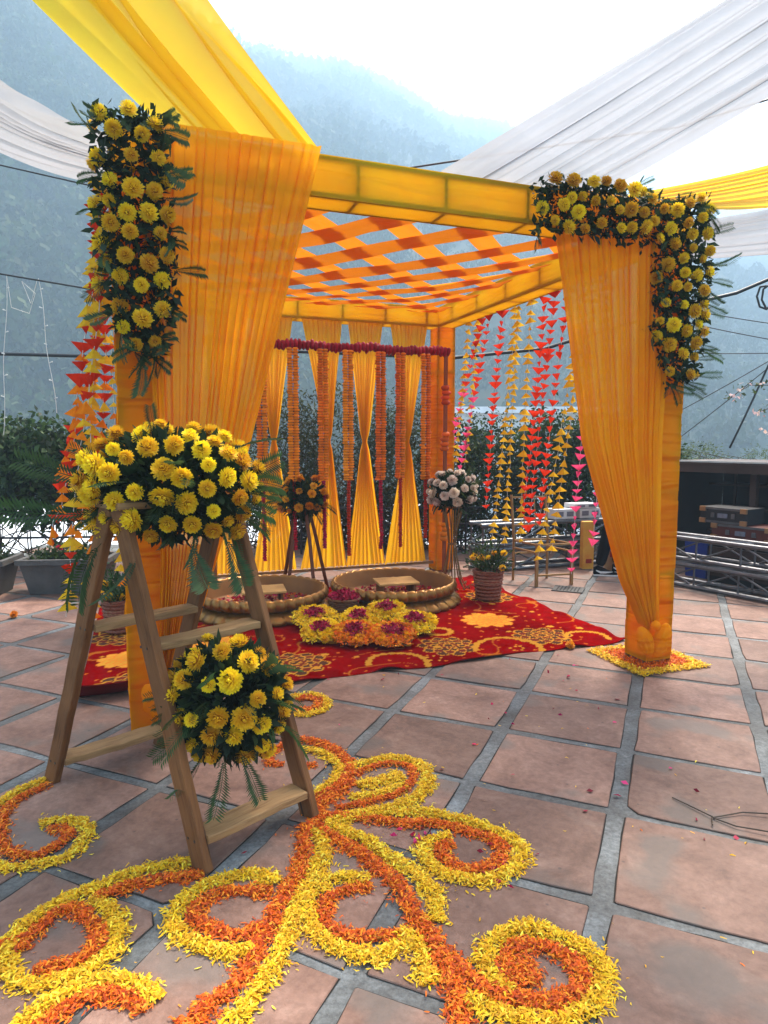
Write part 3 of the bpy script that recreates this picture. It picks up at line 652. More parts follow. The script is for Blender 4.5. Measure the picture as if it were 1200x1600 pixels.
# ---------------------------------------------------------------- wooden A-frame ladder
lad = empty('wooden_ladder', (-.885, 2.70, 0), 'A-frame wooden ladder of rough planks carrying yellow flowers', 'ladder')
def wood_mat(name, c1, c2):
    m, t, o = nodes(name); b = N(t, 'ShaderNodeBsdfPrincipled', i_Roughness=.72); b.inputs['Specular IOR Level'].default_value = .25
    tc = N(t, 'ShaderNodeTexCoord'); oi = N(t, 'ShaderNodeObjectInfo'); at = N(t, 'ShaderNodeAttribute', attribute_name='Col')
    n1 = N(t, 'ShaderNodeTexNoise', i_Scale=9, i_Detail=6, i_Roughness=.65, i_Distortion=1.2); t.links.new(at.outputs['Vector'], n1.inputs['Vector'])
    n2 = N(t, 'ShaderNodeTexNoise', i_Scale=3, i_Detail=3); t.links.new(tc.outputs['Object'], n2.inputs['Vector'])
    r1 = ramp(t, n1.outputs[0], [(.25, c2), (.5, c1), (.8, tuple(x*1.25 for x in c1))]); r2 = ramp(t, n2.outputs[0], [(.35, (.62, .6, .58)), (.65, (1.05, 1.05, 1.05))])
    mx = N(t, 'ShaderNodeMix', data_type='RGBA', blend_type='MULTIPLY', i_0=1.0); t.links.new(r1.outputs[0], mx.inputs[6]); t.links.new(r2.outputs[0], mx.inputs[7])
    vo = N(t, 'ShaderNodeTexVoronoi', i_Scale=2.6); t.links.new(at.outputs['Vector'], vo.inputs['Vector']); r3 = ramp(t, vo.outputs['Distance'], [(.07, (1, 1, 1)), (.14, (0, 0, 0))])
    mk = N(t, 'ShaderNodeMix', data_type='RGBA'); mk.inputs[7].default_value = (.05, .022, .01, 1); t.links.new(r3.outputs[0], mk.inputs[0]); t.links.new(mx.outputs[2], mk.inputs[6]); t.links.new(mk.outputs[2], b.inputs['Base Color'])
    bp = N(t, 'ShaderNodeBump', i_Strength=.5, i_Distance=.004); t.links.new(n1.outputs[0], bp.inputs['Height']); t.links.new(bp.outputs[0], b.inputs['Normal'])
    t.links.new(b.outputs[0], o.inputs[0]); return m
M_PINE = wood_mat('weathered_pine', (.21, .085, .027), (.10, .036, .011)); M_PINEL = wood_mat('pale_pine_board', (.36, .20, .082), (.19, .090, .033))
def plank(name, a, b, wdir, wd, th, mat, parent, seed):
    """board from a to b, broad along wdir, bevelled edges; the grain runs along it"""
    q = np.random.default_rng(seed); a, b = np.array(a, float), np.array(b, float); d = b-a; L = np.linalg.norm(d); d = d/L
    wv = np.array(wdir, float); wv -= d*np.dot(wv, d); wv /= np.linalg.norm(wv); tv = np.cross(d, wv); n_ = 12; e = .004
    prof = [(-wd/2, -th/2+e), (-wd/2+e, -th/2), (wd/2-e, -th/2), (wd/2, -th/2+e), (wd/2, th/2-e), (wd/2-e, th/2), (-wd/2+e, th/2), (-wd/2, th/2-e)]
    V = []; G = []
    for i in range(n_):
        t_ = i/(n_-1); wob = q.normal(0, .0012, 2)
        for (x, y) in prof: V.append(a+d*L*t_+wv*(x+wob[0])+tv*(y+wob[1])); G.append((t_*L*.55+seed*3.1, x*7+seed, y*7))
    F = [(i*8+k, i*8+(k+1) % 8, (i+1)*8+(k+1) % 8, (i+1)*8+k) for i in range(n_-1) for k in range(8)]+[tuple(range(7, -1, -1)), tuple((n_-1)*8+k for k in range(8))]
    return place(name, V, F, mat, parent, cols=np.array(G))
FL, FR_, BL, BR = np.array((-.633, 2.205, 0)), np.array((-.295, 2.54, 0)), np.array((-1.474, 2.831, 0)), np.array((-1.110, 3.168, 0))
AL, AR = np.array((-1.02, 2.515, 1.25)), np.array((-.68, 2.86, 1.25))
side = (FL-BL)/np.linalg.norm(FL-BL); acr = (FR_-FL)/np.linalg.norm(FR_-FL)
def lp(f, ap, k): return f+(ap-f)*k
for i, (f_, ap, mt) in enumerate(((FL, AL+side*.035, M_PINE), (FR_, AR+side*.035, M_PINE), (BL, AL-side*.035, M_PINE), (BR, AR-side*.035, M_PINE))):
    plank('leg', f_, ap, side, .080, .034, mt, lad, 3+i)
for i, (f1, f2, k, dz) in enumerate(((FL, FR_, .085, .105), (BL, BR, .085, .105), (FL, FR_, .60, .09), (BL, BR, .60, .09))):
    s_ = 1 if i % 2 == 0 else -1
    p1, p2 = lp(f1, AL, k)+acr*.019, lp(f2, AR, k)-acr*.019
    plank('rung', p1, p2, side, dz, .030, M_PINEL, lad, 13+i)
qs = np.random.default_rng(8); M_SCREW = solid('rusty_screw', (.10, .07, .05), None, 30, .5, .6)
for f_, ap in ((FL, AL), (FR_, AR), (BL, AL), (BR, AR)):
    for k in (.085, .60):
        for d_ in (-.018, .018):
            c_ = lp(f_, ap, k)+side*d_; on = -acr if (ap is AL) else acr
            m = MB(); m.tube([c_+on*.0155, c_+on*.0195], .0055, 8); m.build('screw', M_SCREW, lad)
plank('top_board', AL+np.array((0, 0, .012))-acr*.03, AR+np.array((0, 0, .012))+acr*.03, side, .20, .026, M_PINEL, lad, 33)
# ================================================================ garlands, paper strings, things under the canopy
M_GAR = attr_leaf('garland_petal', transl=.2, rnd=.12)
def garland_mesh(name, path, r, col, disc, q, parent=None, n=13, label=None):
    """threaded flower heads pressed together: a ruffled rope along a path"""
    path = np.array(path, float); seg = np.linalg.norm(np.diff(path, axis=0), axis=1); L = seg.sum(); cum = np.concatenate([[0], np.cumsum(seg)])
    m_ = int(L/disc*4)+1; s = np.linspace(0, L, m_); C = np.stack([np.interp(s, cum, path[:, k]) for k in range(3)], 1)
    d = np.gradient(C, axis=0); d /= np.linalg.norm(d, axis=1, keepdims=True); ref = np.array([0, 1, 0]) if abs(d[0, 2]) > .7 else np.array([0, 0, 1])
    a1 = np.cross(d, ref); a1 /= np.linalg.norm(a1, axis=1, keepdims=True); a2 = np.cross(d, a1)
    ang = np.linspace(0, 2*math.pi, n, endpoint=False); k = np.arange(m_)
    prof = np.array([.62, .95, 1.0, .9])[k % 4]; dsc = (k//4)
    rnd = q.uniform(.80, 1.15, (dsc.max()+1, n)); wob = q.normal(0, r*.10, (dsc.max()+1, 2))
    rr = r*prof[:, None]*rnd[dsc]*q.uniform(.93, 1.07, (m_, n))
    V = C[:, None]+a1[:, None]*(np.cos(ang)[None, :, None]*rr[..., None]+wob[dsc, 0][:, None, None])+a2[:, None]*(np.sin(ang)[None, :, None]*rr[..., None]+wob[dsc, 1][:, None, None])
    F = [];
    i, j_ = np.meshgrid(np.arange(m_-1), np.arange(n), indexing='ij'); F = np.stack([i*n+j_, i*n+(j_+1) % n, (i+1)*n+(j_+1) % n, (i+1)*n+j_], -1).reshape(-1, 4)
    cc = np.array(col)[None, None]*q.uniform(.75, 1.2, (dsc.max()+1, 1, 1))[dsc]*np.where((k % 4 == 0)[:, None, None], .55, 1.0)*q.uniform(.9, 1.1, (m_, n, 1))
    return place(name, V.reshape(-1, 3), F, M_GAR, parent, cols=cc.reshape(-1, 3))
q = np.random.default_rng(12)
M_POST = solid('red_brown_post', (.30, .07, .02), (.20, .05, .015), 4, .6)
GV, GZ = 2.9, 2.415
gf = empty('garland_frame', Wd(1.95, GV, 0), 'red brown post frame that carries the hanging marigold garlands', 'frame')
for u in (.72, 3.10):
    m = MB(); m.bar(Wd(u, GV, 0), Wd(u, GV, GZ-.012), .032, .032, (ct, st, 0)); m.build('post', M_POST, gf)
m = MB(); m.bar(Wd(.70, GV, GZ), Wd(3.12, GV, GZ), .022, .022); m.build('crossbar', M_POST, gf)
for z in (1.98, 1.50, .98, .55):
    o = garland_mesh('marigold_cluster', [Wd(3.10, GV-.0, z-.10), Wd(3.10, GV, z+.10)], .048, (.80, .20, .012), .05, q, gf, 12)
o = garland_mesh('rose_garland', [Wd(u, GV-.005, GZ+.01*math.sin(u*9)) for u in np.linspace(.66, 3.14, 30)], .05, (.42, .014, .006), .04, q, None, 14)
tag(o, 'dark red flower garland wound along the crossbar of the garland frame', 'garland')
gl = [(1.18, 'leftmost marigold garland beside the edge of the wide front curtain'), (1.48, 'orange marigold garland hanging above the tripod of orange flowers, left one'), (1.774, 'orange marigold garland hanging right above the tripod of orange flowers'),
      (2.026, 'orange marigold garland with long red tail, third from the back right column plus one'), (2.365, 'orange marigold garland with red tail, third from the back right column'), (2.576, 'orange marigold garland with red tail, second from the back right column'), (2.856, 'orange marigold garland nearest the back right column')]
gl[3] = (2.026, 'orange marigold garland in the middle with the longest red tail')
for i, (u, lb) in enumerate(gl):
    root = empty('marigold_garland', Wd(u, GV-.02, .4), lb, 'garland', 'marigold garlands hanging from the frame')
    zb = [1.05, 1.12, 1.12, 1.12, 1.115, 1.13, 1.11][i]
    for s_ in (-1, 1):
        garland_mesh('marigold_strand', [Wd(u+s_*.026, GV-.05, GZ-.03), Wd(u+s_*.027, GV-.055, (GZ+zb)/2), Wd(u+s_*.025, GV-.05, zb)], .029, (.95, .31, .014), .026, q, root)
    garland_mesh('rose_tail', [Wd(u, GV-.05, zb), Wd(u+.005, GV-.05, [.36, .45, .45, .36, .41, .42, .50][i])], .021, (.48, .014, .006), .026, q, root, 11)

# ---------------------------------------------------------------- strings of folded paper
M_PAPER = {}
for nm, c in (('yellow', (.88, .56, .03)), ('red', (.74, .045, .015)), ('pink', (.86, .09, .24)), ('orange', (.90, .26, .012))):
    M_PAPER[nm] = fabric(nm+'_paper', c, .4, .0, tuple(x*.85 for x in c))
FLAG = {}
for nm in M_PAPER:
    for k in range(3):
        b_ = [.0, .16, .30][k]
        V = [(0, 0, .5), (-.62, .05, -.38), (.62, .05-b_*.4, -.38), (0, -.24-b_*.3, -.30), (.05, .22, -.34)]
        FLAG[nm, k] = mesh_from('paper_flag', np.array(V), [(0, 1, 3), (0, 3, 2), (0, 4, 1), (0, 2, 4)], M_PAPER[nm])
def paper_string(pts, segs, n, size, label, group, seed, inv_cols=('red', 'pink')):
    """pts: polyline from the top to the bottom; segs: [(upto fraction, colours)]"""
    q = np.random.default_rng(seed); P = np.array(pts, float); sl = np.concatenate([[0], np.cumsum(np.linalg.norm(np.diff(P, axis=0), axis=1))]); L = sl[-1]
    at = lambda s: np.array([np.interp(s*L, sl, P[:, k]) for k in range(3)])
    fine = [at(x)+np.array([q.normal(0, .004), q.normal(0, .004), 0]) for x in np.linspace(0, 1, 26)]
    root = empty('paper_string', tuple(fine[-1]), label, 'paper garland', group); base = worldloc(root)
    m = MB(); m.tube(fine, .0022, 4, False); m.build('thread', M_STR, root)
    for i in range(n):
        f = (i+.35)/n+q.normal(0, .10/n); f = min(max(f, 0), 1); cols = next(c for (up_, c) in segs if f <= up_ or up_ == segs[-1][0]); c = cols[q.integers(len(cols))]
        inv = c in inv_cols; sz = size*q.uniform(.72, 1.28)
        link('paper_flag', FLAG[c, q.integers(3)], root, Vector(at(f))-base, (q.normal(0, .15)+(math.pi if inv else 0), q.normal(0, .15), TH*.5+q.normal(0, .55)), (sz, sz, sz*q.uniform(.6, .8)))
GR, GLF = 'paper strings along the right side of the canopy', 'paper strings outside the left front column'
Y_, R_, PK, OR = ['yellow'], ['red'], ['pink'], ['orange', 'yellow']
def lin(v1, z1, v2, z2, u=3.43, top=None, bend=0.0):
    zt = top or 2.755; k = (v2-v1)/(z2-z1); vt = v1+k*(zt-z1)
    return [Wd(u, vt+(v2-vt)*f+bend*math.sin(math.pi*f), zt+(z2-zt)*f) for f in np.linspace(0, 1, 7)]
data = [(2.998, 2.738, 3.298, 1.249, [(1, Y_)], 17, 'yellow paper string nearest the back right column, ending above the white carnations'),
        (2.77, 2.702, 3.62, 1.10, [(.42, R_), (1, PK)], 19, 'red to pink paper string swinging furthest left across the back column'),
        (2.90, 2.641, 3.138, 1.25, [(1, Y_)], 18, 'yellow paper string just right of the back column, second yellow one'),
        (2.569, 2.725, 3.337, .80, [(.40, R_), (1, PK)], 23, 'red paper string turning pink in front of the white carnations'),
        (2.341, 2.705, 2.612, .795, [(1, R_)], 22, 'all red paper string of hanging triangles above the potted marigold'),
        (2.14, 2.729, 2.506, .476, [(1, Y_)], 27, 'yellow paper string ending right above the potted marigold'),
        (2.015, 2.707, 2.186, .483, [(1, Y_)], 27, 'long yellow paper string just right of the one over the potted marigold'),
        (1.83, 2.691, 1.928, .539, [(1, Y_)], 25, 'yellow paper string reaching the left post of the bare chair'),
        (1.657, 2.708, 1.937, .80, [(1, R_)], 22, 'red paper string ending at the left top corner of the chair back'),
        (1.453, 2.653, 1.78, .66, [(1, R_)], 24, 'red paper string hanging over the middle of the chair back'),
        (1.317, 2.468, 1.624, .72, [(1, R_)], 23, 'red paper string hanging over the right half of the chair back'),
        (1.232, 2.178, 1.671, .412, [(1, Y_)], 26, 'yellow paper string that crosses the chair seat'),
        (1.139, 1.866, 1.394, .532, [(1, Y_)], 25, 'yellow paper string beside the right edge of the chair back'),
        (1.022, 1.545, 1.129, .402, [(.38, Y_), (1, PK)], 28, 'long pink paper string hanging over the chair front leg'),
        (.867, 1.215, .887, .659, [(.5, Y_), (1, PK)], 24, 'pink paper string beside the edge of the right front curtain')]
for i, (v1, z1, v2, z2, sg, n_, lb) in enumerate(data):
    paper_string(lin(v1, z1, v2, z2, 3.415+.02*(i % 3), None, .03*math.sin(i*2.1)), sg, int(n_*1.2), .078 if sg[0][1] == Y_ else .088, 'folded '+lb, GR, 100+i)
MX = ['yellow', 'orange', 'red']
ld = [(.06, -.05, -.30, .62, MX, 'outermost of the tangle beside the ladder flowers'), (.14, -.06, -.20, .55, ['orange', 'yellow'], 'longest, reaching lowest beside the ladder'), (.24, -.05, -.38, .95, ['red', 'orange'], 'swinging furthest left with red flags'),
      (.36, -.06, -.25, .90, ['yellow', 'yellow', 'orange'], 'mostly yellow in the tangle left of the column'), (.50, -.05, -.15, 1.1, ['red', 'orange', 'yellow'], 'half hidden behind the yellow ones left of the column'), (.66, -.05, -.34, 1.2, ['orange', 'red'], 'short one ending above the ladder flowers')]
for i, (v, ut, ub, zb, cols, lb) in enumerate(ld):
    pts = [Wd(ut+(ub-ut)*f**1.5+.02*math.sin(f*7+i), v+.10*f, 2.74+(zb-2.74)*f) for f in np.linspace(0, 1, 9)]
    paper_string(pts, [(.45, ['yellow', 'yellow', cols[0], 'red']), (1, cols)], 32, .082, 'orange and yellow paper string, '+lb, GLF, 140+i)
pts = [Wd(-.06, 1.35, 2.74+(.5-2.74)*f) for f in np.linspace(0, 1, 5)]
paper_string(pts, [(1, ['yellow', 'orange'])], 30, .075, 'thin yellow paper string close to the left edge of the front column', GLF, 150)

# ---------------------------------------------------------------- carpet with printed flowers
nu, nv = 330, 215
uu, vv = np.meshgrid(np.linspace(-.30, 3.50, nu), np.linspace(.45, 3.02, nv), indexing='ij')
col = np.zeros((nu, nv, 3)); col[:] = (.165, .0018, .002)
col *= (1+.22*vnoise(uu*9, vv*9, 3)+.10*vnoise(uu*40, vv*40, 4))[..., None]
GOLD, DARK, ORG = np.array((.55, .25, .028)), np.array((.07, .028, .018)), np.array((.60, .16, .02))
msk = (np.abs(vnoise(uu*4.2+9, vv*4.2, 21)) < .035) & (vnoise(uu*2.1, vv*2.1+4, 22) > -.1); col[msk] = ORG*.55
msk = np.hypot((uu*7+.5*np.floor(vv*7)) % 1-.5, (vv*7) % 1-.5) < .085; col[msk & (vnoise(uu*1.7, vv*1.7, 23) > .15)] = ORG*.8
def rosette(cu, cv, r, kind):
    global col
    du, dv = uu-cu, vv-cv; rr_ = np.hypot(du, dv)/r; a = np.arctan2(dv, du)
    for lay in range(5, 0, -1):
        k = lay/5; n_ = 10; off = (lay % 2)*math.pi/n_; lobe = np.abs(np.cos((a+off)*n_/2)); edge = k*(.78+.22*lobe); ins = rr_ < edge; line = ins & (rr_ > edge-.055)
        radl = ins & (np.abs(np.sin((a+off)*n_/2)) > .985) & (rr_ > k-.24)
        if kind == 'gold': col[ins] = GOLD*(.75+.06*lay); col[line] = ORG
        else: col[ins] = DARK if (lay % 2) else np.array((.14, .022, .015)); col[line | radl] = GOLD*.85
def ringm(cu, cv, r, t):
    rr_ = np.hypot(uu-cu, vv-cv); a = np.arctan2(vv-cv, uu-cu); col[(np.abs(rr_-r) < t*(.7+.5*np.abs(np.sin(a*7))))] = GOLD*.8
def dot(cu, cv, r): col[np.hypot(uu-cu, vv-cv) < r] = GOLD*.85
for (cu, cv, r, kd) in ((2.78, 1.35, .23, 'gold'), (2.95, .78, .24, 'dark'), (2.16, .80, .23, 'dark'), (1.02, .80, .24, 'dark'), (3.2, 2.1, .24, 'dark'), (-.02, .74, .25, 'dark'), (-.05, 1.3, .2, 'gold'), (-.1, 1.9, .24, 'dark'), (.35, .85, .2, 'gold'), (.55, 1.5, .22, 'gold'), (1.5, 1.35, .24, 'gold'), (2.6, 2.7, .24, 'dark'), (1.5, 2.5, .25, 'dark')): rosette(cu, cv, r, kd)
ringm(2.25, 1.18, .10, .022)
for (cu, cv, r, t) in ((2.55, .60, .24, .022), (1.68, .58, .20, .020), (3.25, .62, .16, .02)):
    a = np.arctan2(vv-cv, uu-cu); rr_ = np.hypot(uu-cu, vv-cv); msk = (np.abs(rr_-r) < t*(.6+.6*np.abs(np.sin(a*10)))) & (np.sin(a*1.0+.4) > -.3); col[msk] = GOLD*.75
qd = np.random.default_rng(6)
for _ in range(110): dot(qd.uniform(-.25, 3.45), qd.uniform(.5, 2.9), qd.choice([.009, .014, .022, .030]))
for k in range(5): dot(1.95+.05*math.cos(k*1.26), .58+.05*math.sin(k*1.26), .013); dot(2.60+.05*math.cos(k*1.26), .56+.05*math.sin(k*1.26), .013)
zc = .012+.010*np.maximum(vnoise(uu*2.1+3, vv*2.5, 8), 0)+.004*vnoise(uu*7, vv*7, 9)
fr_ = np.exp(-((vv-.45)/.05)**2); zc = zc+fr_*np.maximum(np.sin(uu*9+np.sin(uu*4)), 0)*.022
vvw = vv+fr_*.022*np.sin(uu*5.1+1)+fr_*.01*np.sin(uu*13)+.035*(uu/3.5)*np.exp(-((vv-.45)/.6)**2)
edr = np.exp(-((uu-3.5)/.05)**2); zc = zc+edr*np.maximum(np.sin(vv*11), 0)*.02; uuw = uu+edr*.02*np.sin(vv*8)
# the left front corner rolls up off the floor
lc = np.clip((.70-vv)/.25, 0, 1)*np.clip((.35-uu)/.30, 0, 1); ang_ = lc*2.6; zc = zc+.055*(1-np.cos(ang_)); vvw = vvw+lc*.12-.055*np.sin(ang_)*.4
m_car, t, o = nodes('printed_carpet'); b = N(t, 'ShaderNodeBsdfPrincipled', i_Roughness=1.0); b.inputs['Specular IOR Level'].default_value = .0
at = N(t, 'ShaderNodeAttribute', attribute_name='Col'); t.links.new(at.outputs['Color'], b.inputs['Base Color']); n2 = noise_fac(t, 420, 2); bp = N(t, 'ShaderNodeBump', i_Strength=.4, i_Distance=.004)
t.links.new(n2.outputs[0], bp.inputs['Height']); t.links.new(bp.outputs[0], b.inputs['Normal']); t.links.new(b.outputs[0], o.inputs[0])
Vt = WdA(uuw, vvw, zc).reshape(-1, 3); Vb = WdA(uuw, vvw, np.maximum(zc-.009, .0075)).reshape(-1, 3); Ft = grid_faces(nu, nv); nb = nu*nv
idx = np.concatenate([np.arange(nv), nv-1+nv*np.arange(1, nu), (nu-1)*nv+np.arange(nv-2, -1, -1), nv*np.arange(nu-2, 0, -1)]); nx_ = np.roll(idx, -1)
Fr = np.stack([idx, nx_, nx_+nb, idx+nb], 1)
o = place('carpet', np.vstack([Vt, Vb]), np.vstack([Ft, Ft[:, ::-1]+nb, Fr]), m_car, cols=np.vstack([col.reshape(-1, 3), np.tile((.12, .01, .01), (nb, 1))])); tag(o, 'red carpet printed with gold and brown dahlia flowers', 'carpet')

# ---------------------------------------------------------------- two gilded tubs with petal rims
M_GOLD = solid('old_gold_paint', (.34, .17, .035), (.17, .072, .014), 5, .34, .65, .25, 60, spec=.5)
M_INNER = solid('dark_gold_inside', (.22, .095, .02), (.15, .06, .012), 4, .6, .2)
M_ROSE = attr_leaf('rose_petal', transl=.25, rnd=0, hue=0)
def petal_pile(name, cx, cy, r, z, n_, cols, size, q, parent=None, dome=0.0, rin=0.0):
    a = q.uniform(0, 6.283, n_); rr_ = np.sqrt(q.uniform(rin**2, 1, n_))*r; P = np.stack([cx+rr_*np.cos(a), cy+rr_*np.sin(a), z+dome*(1-(rr_/r)**2)+q.uniform(0, .012, n_)], 1)
    V, F, C = leaf_quads(P, np.stack([q.normal(size=n_), q.normal(size=n_), q.normal(0, .5, n_)], 1), size, cols, q, 1.5); return place(name, V, F, M_ROSE, parent, cols=C)
M_PLANKY = wood_mat('yellow_board', (.62, .36, .12), (.42, .21, .06))
ROSE = [(.30, .006, .035), (.42, .010, .055), (.22, .004, .02), (.50, .02, .08)]
for (cx, cyy, lb, sd) in ((-1.09, 5.84, 'gilded round tub with petal rim partly hidden behind the wooden ladder', 1), (.09, 6.20, 'gilded round tub with petal rim in front of the pinched curtains', 2)):
    root = empty('gilded_tub', (cx, cyy, .015), lb, 'tub', 'gilded tubs on the carpet'); q = np.random.default_rng(sd)
    def gadroon(nm, prof_, n_, pw):
        """turned band whose surface swells into overlapping petals: (radius, z, swell, scallop, twist)"""
        na = n_*10; a_ = np.linspace(0, 2*math.pi, na+1)[:, None]; pf = np.array(prof_)[None]; f_ = ((a_*n_/(2*math.pi)+pf[..., 4]) % 1.0)
        lobe_ = (np.sin(math.pi*f_)**pw)*(.55+.45*f_); rr_ = pf[..., 0]+pf[..., 2]*lobe_; V_ = np.stack([cx+rr_*np.cos(a_), cyy+rr_*np.sin(a_), .018+pf[..., 1]+pf[..., 3]*lobe_], -1)
        place(nm, V_.reshape(-1, 3), grid_faces(na+1, pf.shape[1]), M_GOLD, root, smooth=True)
    gadroon('rim_band', [(.515, .085, 0, 0, 0), (.530, .092, .022, 0, .05), (.548, .108, .036, 0, .12), (.562, .130, .042, 0, .2), (.566, .152, .040, .002, .28), (.560, .172, .034, .010, .35), (.552, .186, .022, .016, .4), (.545, .188, .010, .014, .4), (.540, .180, 0, 0, .4)], 38, .55)
    gadroon('base_band', [(.60, .000, .03, 0, .0), (.60, .012, .048, 0, .02), (.585, .036, .050, 0, .06), (.560, .060, .040, 0, .10), (.535, .078, .022, .006, .14), (.515, .088, 0, 0, .14)], 30, .5)
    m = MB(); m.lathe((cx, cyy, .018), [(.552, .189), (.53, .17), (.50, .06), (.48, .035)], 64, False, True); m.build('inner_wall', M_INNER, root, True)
    o = petal_pile('rose_petals', cx, cyy, .46, .056, 900, ROSE+[(.6, .12, .01)], .035, q); tag(o, 'red rose petals strewn inside the tub '+('behind the ladder' if sd == 1 else 'in front of the curtains'), 'petals', kind='stuff')
    st_ = empty('low_stool', (cx+.02, cyy-.02, .075), 'low wooden stool with carved top inside the '+('tub behind the ladder' if sd == 1 else 'tub in front of the curtains'), 'stool', 'low stools in the tubs')
    rz_ = TH-.1; ex, ey = np.array((math.cos(rz_), math.sin(rz_))), np.array((-math.sin(rz_), math.cos(rz_))); cc = np.array((cx+.02, cyy-.02))
    def sp(a, b_, z): p_ = cc+ex*a+ey*b_; return (p_[0], p_[1], z)
    plank('seat', sp(-.19, 0, .195), sp(.19, 0, .195), (ey[0], ey[1], 0), .30, .022, M_PLANKY, st_, 70+sd)
    for s_ in (-1, 1): plank('side', sp(s_*.15, -.13, .13), sp(s_*.15, .13, .13), (0, 0, 1), .106, .02, M_PINE, st_, 74+sd+s_)

# basket of rose petals, plates of petals
M_CANE = solid('brown_cane', (.20, .085, .03), (.10, .04, .016), 30, .6, 0, .5, 60, (1, 1, 3))
def basket(root, cx, cyy, z0, r0, r1, h, mat, nst=30):
    m = MB(); m.lathe((cx, cyy, z0), [(r0, 0), (r0+(r1-r0)*.5, h*.5), (r1, h), (r1-.012, h), (r0-.01, .02)], 36, True, True); m.build('basket_wall', mat, root)
    for k in range(8):
        f = (k+.5)/8; rr_ = r0+(r1-r0)*f+.003; pts = [(cx+(rr_+.003*math.cos(j_*math.pi+k*math.pi))*math.cos(j_*2*math.pi/nst), cyy+(rr_+.003*math.cos(j_*math.pi+k*math.pi))*math.sin(j_*2*math.pi/nst), z0+h*f) for j_ in range(nst+1)]
        m = MB(); m.tube(pts, h/22, 5, False); m.build('cane_band', mat, root)
    m = MB(); m.tube([(cx+r1*math.cos(a), cyy+r1*math.sin(a), z0+h) for a in np.linspace(0, 2*math.pi, 30)], .011, 6, False); m.build('rim', mat, root)
q = np.random.default_rng(31)
rb = empty('cane_basket', (-.345, 5.66, .02), 'small brown cane basket heaped with dark red rose petals between the tubs', 'basket'); basket(rb, -.345, 5.66, .022, .105, .135, .135, M_CANE)
o = petal_pile('rose_petals', -.345, 5.66, .128, .150, 800, ROSE, .035, q, None, .055); tag(o, 'heap of dark red rose petals filling the cane basket', 'petals', kind='stuff')
YP = [(.90, .62, .02), (.85, .52, .015), (.92, .70, .04)]; OP = [(.86, .22, .01), (.80, .15, .008), (.9, .30, .015)]
M_TRAY = solid('brown_leaf_plate', (.12, .07, .03), None, 8, .7)
pd = [(-.56, 5.28, .175, YP, 'yellow', 'leftmost of the rear row'), (-.47, 4.90, .150, YP, 'yellow', 'leftmost of the front row'), (-.20, 5.22, .165, YP, 'yellow', 'in the middle of the rear row'), (.02, 5.50, .165, YP, 'yellow', 'at the back touching the tub'),
      (.24, 5.12, .170, YP, 'yellow', 'rightmost'), (-.21, 4.83, .165, OP, 'orange', 'left of the two orange ones'), (.06, 4.80, .170, OP, 'orange', 'right of the two orange ones')]
for i, (x, y, r, cl_, cn, lb) in enumerate(pd):
    root = empty('petal_plate', (x, y, .022), f'plate of {cn} petals with a red rose centre, {lb}', 'petal plate', 'plates of petals on the carpet')
    m = MB(); m.lathe((x, y, .022), [(r*.7, 0), (r*.97, .02), (r, .028), (r*.9, .022)], 28, True, True); m.build('plate', M_TRAY, root, True)
    tag(petal_pile('petal_bed', x, y, r*1.02, .05, 1000, cl_, .026, q, root, .03, .25), kind='stuff')
    for k in range(34):
        a, rr_ = q.uniform(0, 6.28), r*q.uniform(.3, .95); d = .028*q.uniform(.8, 1.2)
        link('marigold', (MUM if cn == 'yellow' else BALL)[q.integers(3)], root, (rr_*math.cos(a), rr_*math.sin(a), .035+.03*(1-rr_/r)), (q.normal(0, .3), q.normal(0, .3), a), d)
    tag(petal_pile('rose_centre', x, y, r*.46, .080, 190, ROSE, .032, q, root, .025), kind='stuff')
    root.rotation_euler = (.26, .0, 0); root.location.z += r*.25

# ---------------------------------------------------------------- stands, pots, chair
M_MAHO = solid('dark_mahogany', (.16, .05, .02), (.10, .03, .012), 4, .5)
tr = empty('wooden_tripod', (-.80, 6.5, 0), 'slim dark wooden easel legs under the orange marigold ball', 'stand')
for i, (fx, fy, tx_, ty_) in enumerate(((-1.03, 6.72, -.87, 6.55), (-.94, 6.38, -.85, 6.47), (-.66, 6.32, -.76, 6.46), (-.57, 6.66, -.74, 6.54))):
    plank('leg', (fx, fy, .02), (tx_, ty_, .86), (1, .2, 0), .034, .02, M_MAHO, tr, 80+i)
plank('top_ring', (-.90, 6.50, .84), (-.70, 6.50, .84), (0, 1, 0), .10, .02, M_MAHO, tr, 86)
M_BRASS = solid('thin_dark_brass', (.24, .15, .06), None, 8, .35, .8)
wsd = empty('metal_stand', (.69, 6.7, 0), 'waisted stand of thin brass rods under the white carnations', 'stand')
for k in range(9):
    a = 2*math.pi*k/9; prof_ = [(.15, .02), (.10, .12), (.055, .33), (.035, .47), (.05, .62), (.095, .80), (.10, .86)]
    m = MB(); m.tube([(.69+r*math.cos(a+z*.5), 6.7+r*math.sin(a+z*.5), z) for r, z in prof_]+[], .0065, 6)
    m.build('rod', M_BRASS, wsd)
    m = MB(); m.tube([(.69+(.15+.035*(1-math.cos(x)))*math.cos(a), 6.7+(.15+.035*(1-math.cos(x)))*math.sin(a), .035-.018*math.cos(x*1.0)+.012*math.sin(x)) for x in np.linspace(0, 4.2, 9)], .0055, 5); m.build('scroll_foot', M_BRASS, wsd)
for z, r in ((.47, .040), (.85, .11)):
    m = MB(); m.tube([(.69+r*math.cos(a), 6.7+r*math.sin(a), z) for a in np.linspace(0, 2*math.pi, 24)], .008, 6, False); m.build('ring', M_BRASS, wsd)
M_POT = solid('brown_wicker', (.24, .075, .035), (.15, .04, .02), 40, .6, 0, .4, 90, (1, 1, 4))
